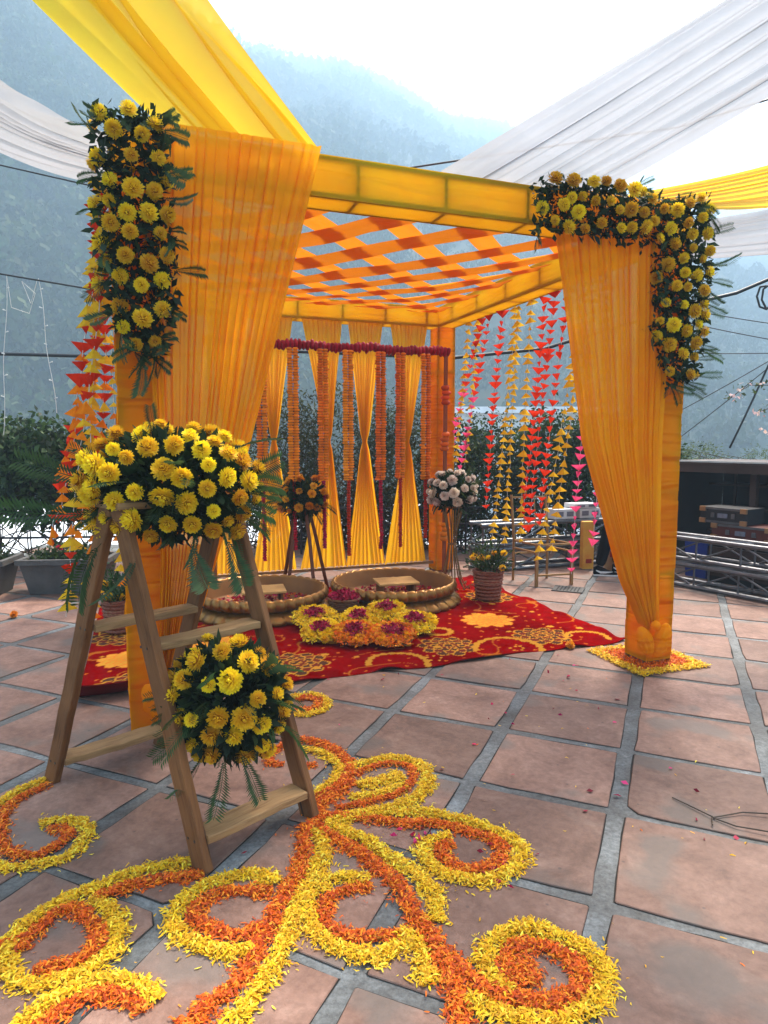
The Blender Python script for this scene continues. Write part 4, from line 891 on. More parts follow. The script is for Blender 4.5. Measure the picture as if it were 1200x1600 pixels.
def potted(name, label, cx, cyy, r0, r1, h, seed, nflow, hh, z0=.02):
    q = np.random.default_rng(seed); root = empty(name, (cx, cyy, z0), label, 'potted plant', 'potted marigolds')
    basket(root, cx, cyy, z0, r0, r1, h, M_POT, 36)
    m = MB(); m.lathe((cx, cyy, z0), [(r0+(r1-r0)*.62+.007, h*.62), (r0+(r1-r0)*.74+.007, h*.74)], 36, False); m.build('pale_band', solid('pale_wicker', (.42, .22, .12), None, 60, .6), root)
    m = MB(); m.lathe((cx, cyy, z0+h*.9), [(.001, .0), (r1-.014, .0)], 24, False); m.build('soil', solid('soil', (.04, .028, .02), None, 20, .95), root)
    n_ = 650; P = np.stack([cx+q.normal(0, r1*.62, n_), cyy+q.normal(0, r1*.62, n_), z0+h+np.abs(q.normal(0, hh*.5, n_))], 1); Dv = np.stack([P[:, 0]-cx, P[:, 1]-cyy, np.full(n_, .12)], 1)+q.normal(0, .06, (n_, 3))
    tag(leaf_obj('foliage', P, Dv, .055, [(.03, .065, .02), (.045, .09, .028), (.02, .045, .015)], q, root, .7), kind='stuff')
    for k in range(nflow):
        a = q.uniform(0, 6.28); rr_ = r1*q.uniform(.3, 1.35); p = Vector((cx+rr_*math.cos(a), cyy-abs(rr_*math.sin(a)), z0+h+hh*q.uniform(.15, .75)))
        m = MB(); m.tube([(cx+rr_*.3*math.cos(a), cyy, z0+h*.9), ((cx*.4+p.x*.6), cyy*.4+p.y*.6, (z0+h+p.z)/2), p], .003, 4, False); m.build('stem', MATS['soil'] if 'soil' in MATS else M_WOOD, root)
        link('marigold', MUM[k % 4], root, p-Vector((cx, cyy, z0)), (q.normal(-.4, .4), q.normal(0, .4), a), .034)
potted('potted_marigold', 'potted yellow marigold in a brown wicker pot at the carpet edge', .985, 6.22, .105, .135, .27, 41, 9, .24)
potted('potted_marigold', 'small potted marigold in dark wicker behind the left front column', -2.08, 5.12, .085, .11, .25, 42, 6, .20)
M_GILT = solid('worn_gilt_tube', (.36, .20, .075), (.24, .13, .05), 10, .45, .4)
ch = empty('bare_chair', (1.68, 6.98, 0), 'seatless gilt metal chair frame behind the paper strings', 'chair')
fl_, fr2, bl_, br_ = np.array((1.575, 6.80)), np.array((1.965, 6.90)), np.array((1.40, 7.14)), np.array((1.79, 7.24))
def v3(p, z): return (p[0], p[1], z)
for p in (fl_, fr2):
    m = MB(); m.bar(v3(p, .008), v3(p, .455), .028, .028, (1, .26, 0)); m.build('leg', M_GILT, ch)
for p in (bl_, br_):
    m = MB(); m.tube([v3(p, .008), v3(p, .45), (p[0]-.025, p[1]+.05, .93)], .0145, 8); m.build('leg', M_GILT, ch)
for (a, b_, z) in ((fl_, fr2, .44), (bl_, br_, .44), (fl_, bl_, .44), (fr2, br_, .44), (fl_, fr2, .12), (bl_, br_, .30), (fl_, bl_, .36), (fr2, br_, .36)):
    m = MB(); d = (b_-a)/np.linalg.norm(b_-a)*.015; m.bar(v3(a+d, z), v3(b_-d, z), .016, .018); m.build('seat_rail' if z == .44 else 'stretcher', M_GILT, ch)
for z in (.90, .60):
    k = (z-.45)/.48; o_ = np.array((-.025, .05))*k; m = MB(); m.bar(v3(bl_+o_, z), v3(br_+o_, z), .016, .018); m.build('back_rail', M_GILT, ch)
for f in (.33, .66):
    a = bl_+(br_-bl_)*f; m = MB(); m.bar((a[0]-.008, a[1]+.017, .61), (a[0]-.023, a[1]+.047, .89), .010, .010, (1, .26, 0)); m.build('back_slat', M_GILT, ch)
# ================================================================ behind and around
q = np.random.default_rng(61)
GREEN = [(.032, .062, .015), (.020, .042, .012), (.055, .095, .026), (.014, .028, .009)]
def shrub(name, label, boxes, n, size, cols, seed, stems=8, ratio=1.0, cat='shrub', group=None, zfloor=-.05, stemcol=(.07, .05, .035)):
    """boxes: (cx, cy, cz, rx, ry, rz) ellipsoids of leaves on branching stems"""
    q = np.random.default_rng(seed); bx = np.array(boxes, float)
    root = empty(name, (bx[:, 0].mean(), bx[:, 1].mean(), zfloor), label, cat, group)
    wt = bx[:, 3]*bx[:, 4]*bx[:, 5]; k = q.choice(len(bx), n, p=wt/wt.sum()); d = q.normal(size=(n, 3)); d /= np.linalg.norm(d, axis=1, keepdims=True); rr_ = q.uniform(.25, 1, n)**.45
    # leaves gather on twigs: snap to random twig centres for clumps and gaps
    P = bx[k, :3]+d*rr_[:, None]*bx[k, 3:]; ntw = max(10, n//14); tw = P[:ntw]; P = tw[q.integers(0, ntw, n)]+q.normal(0, size*1.1, (n, 3))
    P[:, 2] = np.maximum(P[:, 2], zfloor+.02)
    tag(leaf_obj('foliage', P, d+q.normal(0, .6, (n, 3))+np.array([0, 0, -.2]), size, cols, q, root, ratio), kind='stuff')
    m = MB()
    for i in range(stems):
        b_ = bx[q.integers(len(bx))]; t_ = tw[q.integers(ntw)]; s = np.array([b_[0]+q.normal(0, b_[3]*.4), b_[1]+q.normal(0, b_[4]*.3), zfloor]); mid = (s+t_)/2+q.normal(0, .08, 3)
        m.tube([s, mid, t_], [.010, .007, .003], 5, False)
        for _ in range(2):
            t2 = tw[q.integers(ntw)]
            if np.linalg.norm(t2-mid) < .6: m.tube([mid, (mid+t2)/2+q.normal(0, .04, 3), t2], [.005, .004, .002], 4, False)
    m.build('stems', M_STEM, root); return root
M_STEM = solid('bark_twig', (.085, .06, .04), (.05, .035, .025), 12, .9)
shrub('climber_hedge', 'dense dark green climber with heart shaped leaves behind the concrete planters', [(-4.9, 8.2, 1.15, .75, .35, .62), (-4.1, 8.0, 1.12, .6, .35, .62), (-3.5, 8.2, 1.05, .6, .35, .58), (-5.6, 8.2, 1.1, .6, .35, .6)], 15000, .085, GREEN, 1, 60, 1.5, 'hedge')
shrub('twiggy_hedge', 'tall twiggy hedge with sparse leaves behind the pinched curtains', [(-1.6, 9.35, 1.1, .85, .4, 1.15), (-.6, 9.35, 1.15, .85, .4, 1.2), (.3, 9.3, 1.05, .75, .4, 1.15), (-1.2, 9.4, .45, .9, .35, .5), (.0, 9.4, .4, .9, .35, .5)], 30000, .062, [(.035, .05, .014), (.03, .035, .016), (.055, .065, .02)], 2, 190, .8, 'hedge')
shrub('leafy_bush', 'green bush with glossy leaves directly behind the back right column', [(.95, 9.2, .95, .6, .4, 1.0), (1.5, 9.3, .9, .55, .4, 1.0)], 9000, .07, GREEN, 3, 50, 1.0, 'bush')
shrub('leafy_bush', 'dark bush behind the bare chair and the truss', [(2.2, 9.3, .95, .7, .4, 1.05), (2.9, 9.4, .95, .6, .4, 1.0)], 11000, .075, GREEN, 4, 50, 1.1, 'bush')
shrub('leafy_bush', 'tall bush behind the right front curtain', [(3.7, 9.5, .9, .6, .4, .95)], 6000, .07, GREEN, 6, 30, 1.0, 'bush')
shrub('weed_strip', 'sunlit weeds and grasses growing above the dark shed roof', [(4.6, 9.9, 1.15, .5, .3, .35), (5.4, 9.6, 1.1, .6, .3, .32), (6.2, 9.0, 1.15, .6, .3, .36), (7.0, 8.4, 1.15, .6, .3, .3), (4.2, 10.2, 1.15, .6, .3, .35)], 9000, .045, [(.10, .15, .04), (.14, .18, .06), (.07, .11, .03)], 5, 130, .6, 'weeds', None, .75)
# low creeping plants and railing along the terrace edge
M_RAIL = solid('black_rail_paint', (.02, .02, .022), None, 10, .5)
rl = empty('railing', (-2.0, 8.9, 0), 'low black pipe railing along the far terrace edge', 'railing')
pts_ = [(-5.9, 7.45), (-2.6, 7.75), (-2.2, 8.75), (3.4, 9.05)]
for z in (.18, .40, .62):
    m = MB(); m.tube([(x, y, z) for x, y in pts_], .014, 6); m.build('rail', M_RAIL, rl)
for (x, y) in [(-5.2, 7.51), (-4.4, 7.585), (-3.6, 7.66), (-2.6, 7.75), (-2.2, 8.75), (-1.1, 8.81), (0, 8.87), (1.1, 8.925), (2.2, 8.985)]:
    m = MB(); m.tube([(x, y, 0), (x, y, .66)], .016, 6); m.build('post', M_RAIL, rl)
M_SHEET = solid('white_roof_sheet', (.74, .76, .78), (.58, .60, .62), 1.5, .5)
wr = empty('white_sheet_roof', (-3, 14, -1.2), 'white ribbed sheet roof seen below the hedge beyond the railing', 'roof')
for i in range(16):
    x0 = -11+i*.98; V = [(x0+.96*k/16, y, z+.03*abs(math.sin(k*math.pi/4))) for (y, z) in ((10.4, -.95), (17.5, -.15)) for k in range(17)]
    place('roof_sheet', V, [(k, k+1, k+18, k+17) for k in range(16)], M_SHEET, wr)
m = MB(); m.box((-3.3, 17.6, -.6), (15.6, .1, .9)); m.build('end_board', M_SHEET, wr)
# pale house roof far behind the paper strings
ph = empty('pale_house', (3.4, 15.5, -1.1), 'pale house with flat white roof edge behind the bushes', 'house')
M_PALE = solid('pale_plaster', (.60, .62, .62), (.48, .50, .50), .8, .8)
m = MB(); m.box((3.4, 17, .55), (3.6, 3, 3.2)); m.build('wall', M_PALE, ph)
m = MB(); m.box((3.4, 17, 2.22), (3.9, 3.3, .14)); m.build('roof_slab', M_SHEET, ph)
for x in (2.2, 3.4, 4.6):
    m = MB(); m.box((x, 15.48, 1.35), (.6, .08, .8)); f_ = m.build('window', solid('dark_pane', (.04, .05, .06), None, 4, .2), ph)
    m = MB(); m.box((x, 15.43, .91), (.7, .12, .06)); m.build('sill', M_SHEET, f_)

# concrete planters
M_CONC = solid('cast_concrete', (.10, .095, .088), (.06, .056, .052), 5, .85, 0, .4, 70)
def planter(cx, cyy, L, rz_, label, seed, red):
    root = empty('concrete_planter', (cx, cyy, .005), label, 'planter', 'concrete planters by the railing'); q = np.random.default_rng(seed)
    c, s = math.cos(rz_), math.sin(rz_)
    def tr_(V): return [(cx+x*c-y*s, cyy+x*s+y*c, z) for x, y, z in V]
    h, w0, w1 = .36, .30, .42; V = []
    for (lx, wy, z) in ((L/2-.06, w0/2, .008), (L/2, w1/2, h-.05), (L/2+.03, w1/2+.03, h-.05), (L/2+.03, w1/2+.03, h), (L/2-.02, w1/2-.02, h), (L/2-.04, w1/2-.04, h-.07)):
        V += [(-lx, -wy, z), (lx, -wy, z), (lx, wy, z), (-lx, wy, z)]
    F_ = [(i*4+k, i*4+(k+1) % 4, (i+1)*4+(k+1) % 4, (i+1)*4+k) for i in range(5) for k in range(4)]+[(3, 2, 1, 0), (20, 21, 22, 23)]
    place('trough', tr_(V), F_, M_CONC, root)
    n_ = 900; P = np.array(tr_(np.stack([q.uniform(-L/2+.05, L/2-.05, n_), q.uniform(-w1/2+.03, w1/2-.03, n_), h-.05+np.abs(q.normal(0, .06, n_))], 1))); tag(leaf_obj('ground_leaves', P, q.normal(size=(n_, 3))+np.array([0, 0, .6]), .05, GREEN, q, root, 1.4), kind='stuff')
    for k in range(red):
        p = Vector(tr_([(q.uniform(-L/2, L/2), q.uniform(-.15, 0), h+.10)])[0]); m = MB(); m.tube([(p.x, p.y, h-.06), p], .003, 4, False); m.build('stem', M_STEM, root); link('red_bloom', REDB, root, p-Vector((cx, cyy, .005)), (q.normal(-.5, .3), q.normal(0, .3), 0), .035)
REDB = petal_head(77, [(9, .1, 1, .2), (8, .5, .9, .2), (5, 1, .7, .2)], (.35, .01, .02), (.65, .02, .03), .3, .1, 'red_bloom')
planter(-3.15, 6.62, .80, .10, 'grey concrete planter of low greenery, right one by the paper strings', 1, 1)
planter(-4.10, 6.50, .80, .10, 'grey concrete planter with red blooms cut by the left picture edge', 2, 3)

# aluminium trusses
M_ALU = solid('dull_aluminium', (.15, .153, .16), (.09, .092, .10), 8, .42, .8)
def truss(a, b, z0, wd, label, seed):
    a, b = np.array(a, float), np.array(b, float); L = np.linalg.norm(b-a); d = (b-a)/L; n_ = np.array((-d[1], d[0])); root = empty('truss', (*((a+b)/2), z0), label, 'truss', 'aluminium trusses lying on the terrace')
    def P(s, k, t_): p = a+d*s+n_*(k*wd/2); return (p[0], p[1], z0+.027+t_*(wd-.05))
    for k in (-1, 1):
        for t_ in (0, 1): m = MB(); m.tube([P(0, k, t_), P(L, k, t_)], .024, 8); m.build('chord', M_ALU, root)
    nb = int(L/.40); st2 = L/nb
    for i in range(nb+1):
        s = min(max(i*st2, .03), L-.03)
        for k in (-1, 1): m = MB(); m.tube([P(s, k, .09), P(s, k, .91)], .011, 6, False); m.build('brace', M_ALU, root)
        for t_ in (0, 1): m = MB(); m.tube([P(s, -.9, t_), P(s, .9, t_)], .011, 6, False); m.build('brace', M_ALU, root)
        if i < nb:
            for k in (-1, 1):
                x, y = (.08, .92) if (i+(k > 0)) % 2 else (.92, .08); m = MB(); m.tube([P(i*st2+.03, k, x), P((i+1)*st2-.03, k, y)], .010, 6, False); m.build('diagonal', M_ALU, root)
            m = MB(); m.tube([P(i*st2+.03, -.88, 1), P((i+1)*st2-.03, .88, 1)], .010, 6, False); m.build('diagonal', M_ALU, root)
truss((3.00, 7.12), (4.75, 4.48), .006, .262, 'lower silver truss at the right edge, lying on the paving', 1)
truss((3.02, 7.14), (4.77, 4.50), .272, .262, 'upper silver truss stacked on the one at the right edge', 2)
truss((1.05, 7.64), (2.75, 8.28), .006, .28, 'lower silver truss lying behind the bare chair', 3)
truss((1.05, 7.66), (2.75, 8.30), .292, .28, 'upper silver truss stacked behind the bare chair', 4)
M_CARTON = solid('white_carton', (.70, .69, .68), (.55, .54, .53), 5, .7); M_INK = solid('grey_print', (.18, .18, .22), None, 30, .7)
for i, (x, y, z, sx, lb) in enumerate(((2.13, 8.06, .578, .30, 'white printed carton at the left on the far truss'), (2.47, 8.19, .578, .30, 'white printed carton at the right on the far truss'), (2.42, 8.17, .70, .34, 'flat white carton lying on top of the other cartons'))):
    root = empty('carton', (x, y, z), lb, 'box', 'white cartons on the far truss'); hh = .115 if i < 2 else .05; m = MB(); m.box((x, y, z+hh/2), (sx, .22, hh), (0, 0, .36)); m.build('body', M_CARTON, root)
    dx = Vector((math.sin(.36), -math.cos(.36), 0))*.112; ax_ = Vector((math.cos(.36), math.sin(.36), 0))
    for k in (-1, 1): m = MB(); m.box(Vector((x, y, z+hh/2))+dx+ax_*(k*sx*.24), (sx*.32, .003, hh*.5), (0, 0, .36)); m.build('print_panel', M_INK, root)

# dark timber shed with shelves, behind the right trusses
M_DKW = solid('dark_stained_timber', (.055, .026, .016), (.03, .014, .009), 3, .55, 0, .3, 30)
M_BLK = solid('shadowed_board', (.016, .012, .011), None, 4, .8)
sa, sdv = np.array((3.62, 8.35)), np.array((.553, -.833)); sn = np.array((.833, .553))
shd = empty('timber_shed', (*(sa+sdv*1.9+sn*.7), 0), 'low dark timber shed with open front and shelves at the right', 'shed')
def SH(l, k, z): p = sa+sdv*l+sn*k; return (p[0], p[1], z)
def sbar(nm, l0, l1, k, z, wd, ht, mt=None): m = MB(); m.bar(SH(l0, k, z), SH(l1, k, z), wd, ht); return m.build(nm, mt or M_DKW, shd)
sbar('roof', -.3, 4.6, .72, 1.235, 1.75, .045); sbar('fascia', -.3, 4.6, -.17, 1.19, .03, .10); sbar('roof_edge', -.3, 4.6, -.19, 1.268, .05, .02, solid('pale_roof_edge', (.50, .47, .43), None, 6, .6))
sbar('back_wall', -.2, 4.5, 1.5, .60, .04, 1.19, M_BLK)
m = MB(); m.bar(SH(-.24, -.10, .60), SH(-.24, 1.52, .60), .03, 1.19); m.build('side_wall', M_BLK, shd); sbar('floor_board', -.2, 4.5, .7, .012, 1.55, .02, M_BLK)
for l in (-.2, 1.0, 2.2, 3.4, 4.4): m = MB(); m.bar(SH(l, .0, .002), SH(l, .0, 1.13), .07, .07, (sdv[0], sdv[1], 0)); m.build('post', M_DKW, shd)
for z in (.30, .62, .93): sbar('shelf', -.15, 2.1, 1.25, z, .40, .025)
sbar('counter', 2.05, 4.5, .45, .80, .55, .05)
for l in (.2, .75, 1.3, 1.85): m = MB(); m.bar(SH(l, 1.07, .005), SH(l, 1.07, 1.2), .03, .03, (sdv[0], sdv[1], 0)); m.build('shelf_upright', M_DKW, shd)
m = MB(); m.bar(SH(1.9, 1.40, .86), SH(2.02, 1.40, .86), .05, .16); bxo = m.build('switch_box', M_CARTON, shd); m = MB(); m.bar(SH(1.93, 1.37, .86), SH(1.99, 1.37, .86), .02, .09); m.build('switch_face', M_INK, bxo)
sg = empty('small_sign', SH(1.35, -.02, 1.05), 'tiny green and white sign under the shed roof', 'sign')
m = MB(); m.bar(SH(1.28, -.05, 1.10), SH(1.42, -.05, 1.10), .012, .085); m.build('board', M_CARTON, sg); m = MB(); m.bar(SH(1.29, -.058, 1.105), SH(1.41, -.058, 1.105), .006, .055); m.build('green_field', solid('green_ink', (.10, .22, .06), None, 60, .6), sg)
# flight cases on a crate, blue bin
M_CASE = solid('black_case_board', (.018, .018, .02), None, 20, .45); M_REDC = solid('oxblood_case_board', (.10, .018, .012), None, 20, .5); M_CORN = solid('brass_corner', (.40, .22, .10), None, 12, .4, .7)
def flight_case(l, k, z, lx, wy, hz_, mat, label):
    root = empty('flight_case', SH(l, k, z), label, 'case', 'flight cases beside the shed')
    def cbar(nm, a0, a1, kk, zz_, wd, ht, mt, par=root): m = MB(); m.bar(SH(a0, kk, zz_), SH(a1, kk, zz_), wd, ht); return m.build(nm, mt, par)
    cbar('body', l-lx/2, l+lx/2, k, z+hz_/2, wy, hz_, mat)
    for zz_ in (z+.012, z+hz_-.012): cbar('edge_strip', l-lx/2, l+lx/2, k-wy/2-.004, zz_, .012, .024, M_ALU)
    for s in (-1, 1):
        for zz_ in (z+.02, z+hz_-.02): cbar('corner', l+s*(lx/2-.03)-.033, l+s*(lx/2-.03)+.033, k-wy/2-.008, zz_, .026, .05, M_CORN)
        lt = cbar('latch', l+s*lx*.22-.02, l+s*lx*.22+.02, k-wy/2-.006, z+hz_*.5, .012, .05, M_ALU)
    cbar('handle', l-.05, l+.05, k-wy/2-.012, z+hz_*.5, .018, .045, M_INK)
flight_case(1.30, -.62, .475, .62, .36, .16, M_REDC, 'oxblood red flight case with brass corners under the black one'); flight_case(1.10, -.62, .64, .50, .34, .165, M_CASE, 'black flight case with silver edges on top of the red one')
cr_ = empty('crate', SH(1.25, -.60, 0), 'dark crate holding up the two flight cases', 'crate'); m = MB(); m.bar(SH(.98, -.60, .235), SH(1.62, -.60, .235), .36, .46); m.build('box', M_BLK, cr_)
for z in (.12, .34): m = MB(); m.bar(SH(.97, -.795, z), SH(1.63, -.795, z), .02, .09); m.build('slat', M_DKW, cr_)
bn = empty('blue_bin', SH(.78, -.60, 0), 'blue plastic bin standing behind the right trusses', 'bin'); p = SH(.78, -.60, 0); M_BLUE = solid('blue_plastic', (.012, .045, .30), None, 6, .4)
m = MB(); m.box((p[0], p[1], .215), (.24, .24, .42), (0, 0, -.98), 1.12); m.build('body', M_BLUE, bn); m = MB(); m.box((p[0], p[1], .437), (.30, .30, .022), (0, 0, -.98)); m.build('rim', M_BLUE, bn)

# bougainvillea branch reaching in from the right
bo = empty('bougainvillea', (5.3, 7.6, 0), 'arching bougainvillea with pale pink bracts reaching in at the right', 'shrub')
qb = np.random.default_rng(9); m = MB(); m.tube([(5.3, 7.6, 0), (5.35, 7.6, .9), (5.2, 7.55, 1.5), (4.8, 7.5, 1.85)], [.03, .025, .018, .01], 6); m.build('trunk', M_STEM, bo)
Lp, Bp = [], []
for br in ([(4.9, 7.5, 1.8), (4.4, 7.5, 2.12), (4.05, 7.5, 2.12), (3.82, 7.5, 1.98)], [(5.1, 7.5, 1.6), (4.5, 7.5, 1.95), (4.15, 7.5, 1.82)], [(5.2, 7.5, 1.4), (4.6, 7.5, 1.66), (4.28, 7.5, 1.60)]):
    m = MB(); m.tube(br, [.009, .006, .004, .003][:len(br)], 5, False); m.build('branch', M_STEM, bo); br = np.array(br)
    for f in np.linspace(0, len(br)-1.001, 95):
        i = int(f); p = br[i]+(br[i+1]-br[i])*(f-i)
        (Bp if qb.uniform() < .16+.5*(f/(len(br)-1))**3 else Lp).append(p+qb.normal(0, .04, 3))
leaf_obj('leaves', Lp, qb.normal(size=(len(Lp), 3)), .06, [(.05, .10, .03), (.08, .13, .05)], qb, bo, 1.3); leaf_obj('bracts', Bp, qb.normal(size=(len(Bp), 3)), .055, [(.70, .45, .42), (.78, .58, .50)], qb, bo, 1.6)

# ---------------------------------------------------------------- person behind the right curtain, mid stride
pe = empty('person', (2.62, 7.45, 0), 'person in black clothes and black and white sneakers behind the right curtain', 'person')
M_SKIN = solid('skin', (.36, .20, .13), None, 8, .55); M_BLKC = solid('black_cotton', (.006, .006, .007), None, 20, 1.0, 0, .3, 60, spec=.05); M_HAIR = solid('black_hair', (.012, .010, .009), None, 40, .5)
def skinned(name, verts, edges, radii, mat, parent):
    off = worldloc(parent); me = bpy.data.meshes.new(name); me.from_pydata([tuple(Vector(v)-off) for v in verts], edges, []); me.update(); o = link(name, me, parent)
    sk = o.modifiers.new('skin', 'SKIN'); sk.use_smooth_shade = True; o.modifiers.new('sub', 'SUBSURF').levels = 2; o.modifiers['sub'].render_levels = 2
    for i, r in enumerate(radii): me.skin_vertices[0].data[i].radius = (r, r) if isinstance(r, float) else r; me.skin_vertices[0].data[i].use_root = (i == 0)
    me.materials.append(mat); return o
px_, py_ = 2.64, 7.50
J = dict(pel=(px_, py_, .93), spine=(px_+.01, py_, 1.12), chest=(px_+.03, py_, 1.32), neck=(px_+.05, py_, 1.47), head0=(px_+.07, py_, 1.55), head=(px_+.08, py_, 1.66), hl=(px_, py_-.09, .90), kl=(2.50, py_-.12, .50), al=(2.42, 7.40, .10), hr=(px_, py_+.09, .90), kr=(2.80, py_+.06, .52), ar=(2.66, 7.58, .10),
         sl=(px_+.03, py_-.17, 1.40), el=(px_+.05, py_-.22, 1.13), wl=(px_+.20, py_-.18, .95), sr=(px_+.03, py_+.17, 1.40), er=(px_+.06, py_+.22, 1.13), wr=(px_+.22, py_+.16, .97))
K = list(J); E_ = [('pel', 'spine'), ('spine', 'chest'), ('chest', 'neck'), ('neck', 'head0'), ('head0', 'head'), ('pel', 'hl'), ('hl', 'kl'), ('kl', 'al'), ('pel', 'hr'), ('hr', 'kr'), ('kr', 'ar'), ('chest', 'sl'), ('sl', 'el'), ('el', 'wl'), ('chest', 'sr'), ('sr', 'er'), ('er', 'wr')]
Rr2 = dict(pel=.13, spine=.12, chest=.13, neck=.055, head0=.075, head=.09, hl=.085, kl=.055, al=.04, hr=.085, kr=.055, ar=.04, sl=.06, el=.042, wl=.03, sr=.06, er=.042, wr=.03)
skinned('body', [J[k] for k in K], [(K.index(a), K.index(b_)) for a, b_ in E_], [float(Rr2[k]) for k in K], M_SKIN, pe)
def sub(keys, extra): 
    kk = keys; return [J[k] for k in kk], [(kk.index(a), kk.index(b_)) for a, b_ in E_ if a in kk and b_ in kk], [float(Rr2[k]+extra) for k in kk]
skinned('trousers', *sub(['pel', 'hl', 'kl', 'al', 'hr', 'kr', 'ar'], .022), M_BLKC, pe); skinned('hooded_top', *sub(['chest', 'spine', 'pel', 'sl', 'el', 'sr', 'er', 'wl', 'wr'], .02), M_BLKC, pe)
m = MB(); m.lathe((px_+.07, py_, 1.64), [(.085, -.02), (.10, .04), (.09, .09), (.05, .125), (.005, .135)], 16, False); m.build('hair', M_HAIR, pe, True)
m = MB(); m.tube([(px_+.155, py_, 1.66), (px_+.185, py_, 1.635), (px_+.16, py_, 1.62)], [.012, .014, .012], 6); m.build('nose', M_SKIN, pe)
for s in (-1, 1):
    m = MB(); m.box((px_+.165, py_+s*.032, 1.665), (.012, .022, .010)); m.build('eye', M_CARTON, pe)
    w_ = J['wl' if s < 0 else 'wr']
    for k in range(5): m = MB(); m.tube([(w_[0]+.02, w_[1]+(k-2)*.016, w_[2]-.01), (w_[0]+.085, w_[1]+(k-2)*.019, w_[2]-.035-.004*k), (w_[0]+.125-.012*abs(k-2), w_[1]+(k-2)*.018, w_[2]-.075)], [.011, .009, .007], 6); m.build('finger', M_SKIN, pe)
M_SOLE = solid('white_rubber', (.75, .74, .72), None, 20, .5)
for (ax_, ay_, rot) in ((2.44, 7.38, -.15), (2.70, 7.52, -.5)):
    c, s = math.cos(rot), math.sin(rot); prof_ = [(-.09, .032, .10), (-.05, .038, .125), (0, .040, .105), (.06, .044, .075), (.12, .046, .058), (.16, .036, .046), (.18, .012, .034)]
    V = []; F_ = []
    for (x, wd, h) in prof_:
        for k in range(9): a = math.pi*k/8; yy, zz_ = wd*math.cos(a), .022+(h-.022)*math.sin(a)**.7; V.append((ax_+x*c-yy*s, ay_+x*s+yy*c, zz_))
    for i in range(len(prof_)-1): F_ += [(i*9+k, i*9+k+1, (i+1)*9+k+1, (i+1)*9+k) for k in range(8)]
    F_ += [tuple(range(8, -1, -1)), tuple((len(prof_)-1)*9+k for k in range(9))]
    sh = place('sneaker', V, F_, M_BLKC, pe, True)
    V = [(ax_+x*c-sy*(wd+.005)*s, ay_+x*s+sy*(wd+.005)*c, z) for z in (.008, .024) for sy in (-1, 1) for (x, wd, h) in prof_]; n_ = len(prof_)
    F_ = [(i, i+1, n_+i+1, n_+i) for i in range(n_-1)]+[(2*n_+i, 2*n_+i+1, 3*n_+i+1, 3*n_+i) for i in range(n_-1)]+[(i, i+1, 2*n_+i+1, 2*n_+i) for i in range(n_-1)]+[(n_+i, n_+i+1, 3*n_+i+1, 3*n_+i) for i in range(n_-1)]+[(0, n_, 3*n_, 2*n_), (n_-1, 2*n_-1, 4*n_-1, 3*n_-1)]
    place('sole', V, F_, M_SOLE, sh)
    V = []
    for (x, z, t_) in ((-.07, .072, .006), (-.02, .050, .012), (.03, .050, .011), (.08, .055, .007), (.11, .060, .002)):
        for dz in (-t_, t_): V.append((ax_+x*c+.0475*s, ay_+x*s-.0475*c, z+dz))
    place('side_stripe', V, [(2*i, 2*i+2, 2*i+3, 2*i+1) for i in range(4)], M_SOLE, sh)
bg_ = empty('paper_bag', (2.66, 7.68, 0), 'tan paper bag standing between the legs of the person in black', 'bag'); M_KRAFT = solid('kraft_paper', (.42, .24, .11), (.34, .18, .08), 10, .85)
m = MB(); m.box((2.68, 7.72, .19), (.20, .12, .37), (0, 0, -.2), .92); m.build('bag_body', M_KRAFT, bg_); m = MB(); m.box((2.68, 7.654, .20), (.12, .004, .07), (0, 0, -.2)); m.build('red_print', solid('red_ink', (.40, .03, .02), None, 30, .8), bg_)
yb = empty('tall_carton', (2.40, 7.80, 0), 'tall narrow yellow and orange carton beside the person in black', 'carton'); m = MB(); m.box((2.40, 7.82, .285), (.13, .10, .56), (0, 0, .1)); m.build('carton_body', solid('yellow_card', (.75, .42, .06), (.70, .26, .03), 9, .7), yb)
m = MB(); m.box((2.41, 7.766, .10), (.07, .004, .05), (0, 0, .1)); m.build('print_panel', MATS['red_ink'], yb)

# ---------------------------------------------------------------- cables and light strings
def cable(name, pts, r, label, group, sag=0.0, cat='cable'):
    P = np.array(pts, float); t_ = np.linspace(0, len(P)-1, 8*(len(P)-1)+1); C = np.stack([np.interp(t_, np.arange(len(P)), P[:, k]) for k in range(3)], 1); C[:, 2] -= sag*np.sin(math.pi*(t_ % 1.0))
    m = MB(); m.tube(C, r, 5, True); return tag(m.build(name, M_WIRE, None, True), label, cat, group)
GW = 'black cables strung across the valley side'
cable('thick_cable', [(-9, 9.2, 2.72), (-5.18, 9.2, 2.676), (-3.63, 9.2, 2.634), (-1.47, 9.2, 2.719), (-.35, 9.2, 2.676), (.865, 9.2, 2.617), (2.158, 9.2, 2.744), (3.438, 9.2, 3.123), (4.2, 9.2, 3.358), (4.708, 9.2, 3.474), (5.126, 9.2, 3.649), (7, 9.2, 4.5)], .024, 'thick black cable crossing behind the whole canopy', GW)
cable('cable_coil', [(5.06+.10*math.cos(a)+.01*a, 9.2, 3.42+.16*math.sin(a)) for a in np.linspace(1.2, 11.5, 12)], .014, 'loose loop of black cable hanging at the right picture edge', GW)
cable('thin_cable', [(-6, 7.0, 5.15), (-3.82, 7.0, 4.402), (-2.88, 7.0, 4.079), (-1, 7, 3.9)], .008, 'upper of two thin black cables at the left above the hills', GW)
cable('thin_cable', [(-6, 7.0, 4.75), (-3.833, 7.0, 4.244), (-2.884, 7.0, 4.036), (-1, 7, 3.8)], .008, 'lower of two thin black cables at the left above the hills', GW)
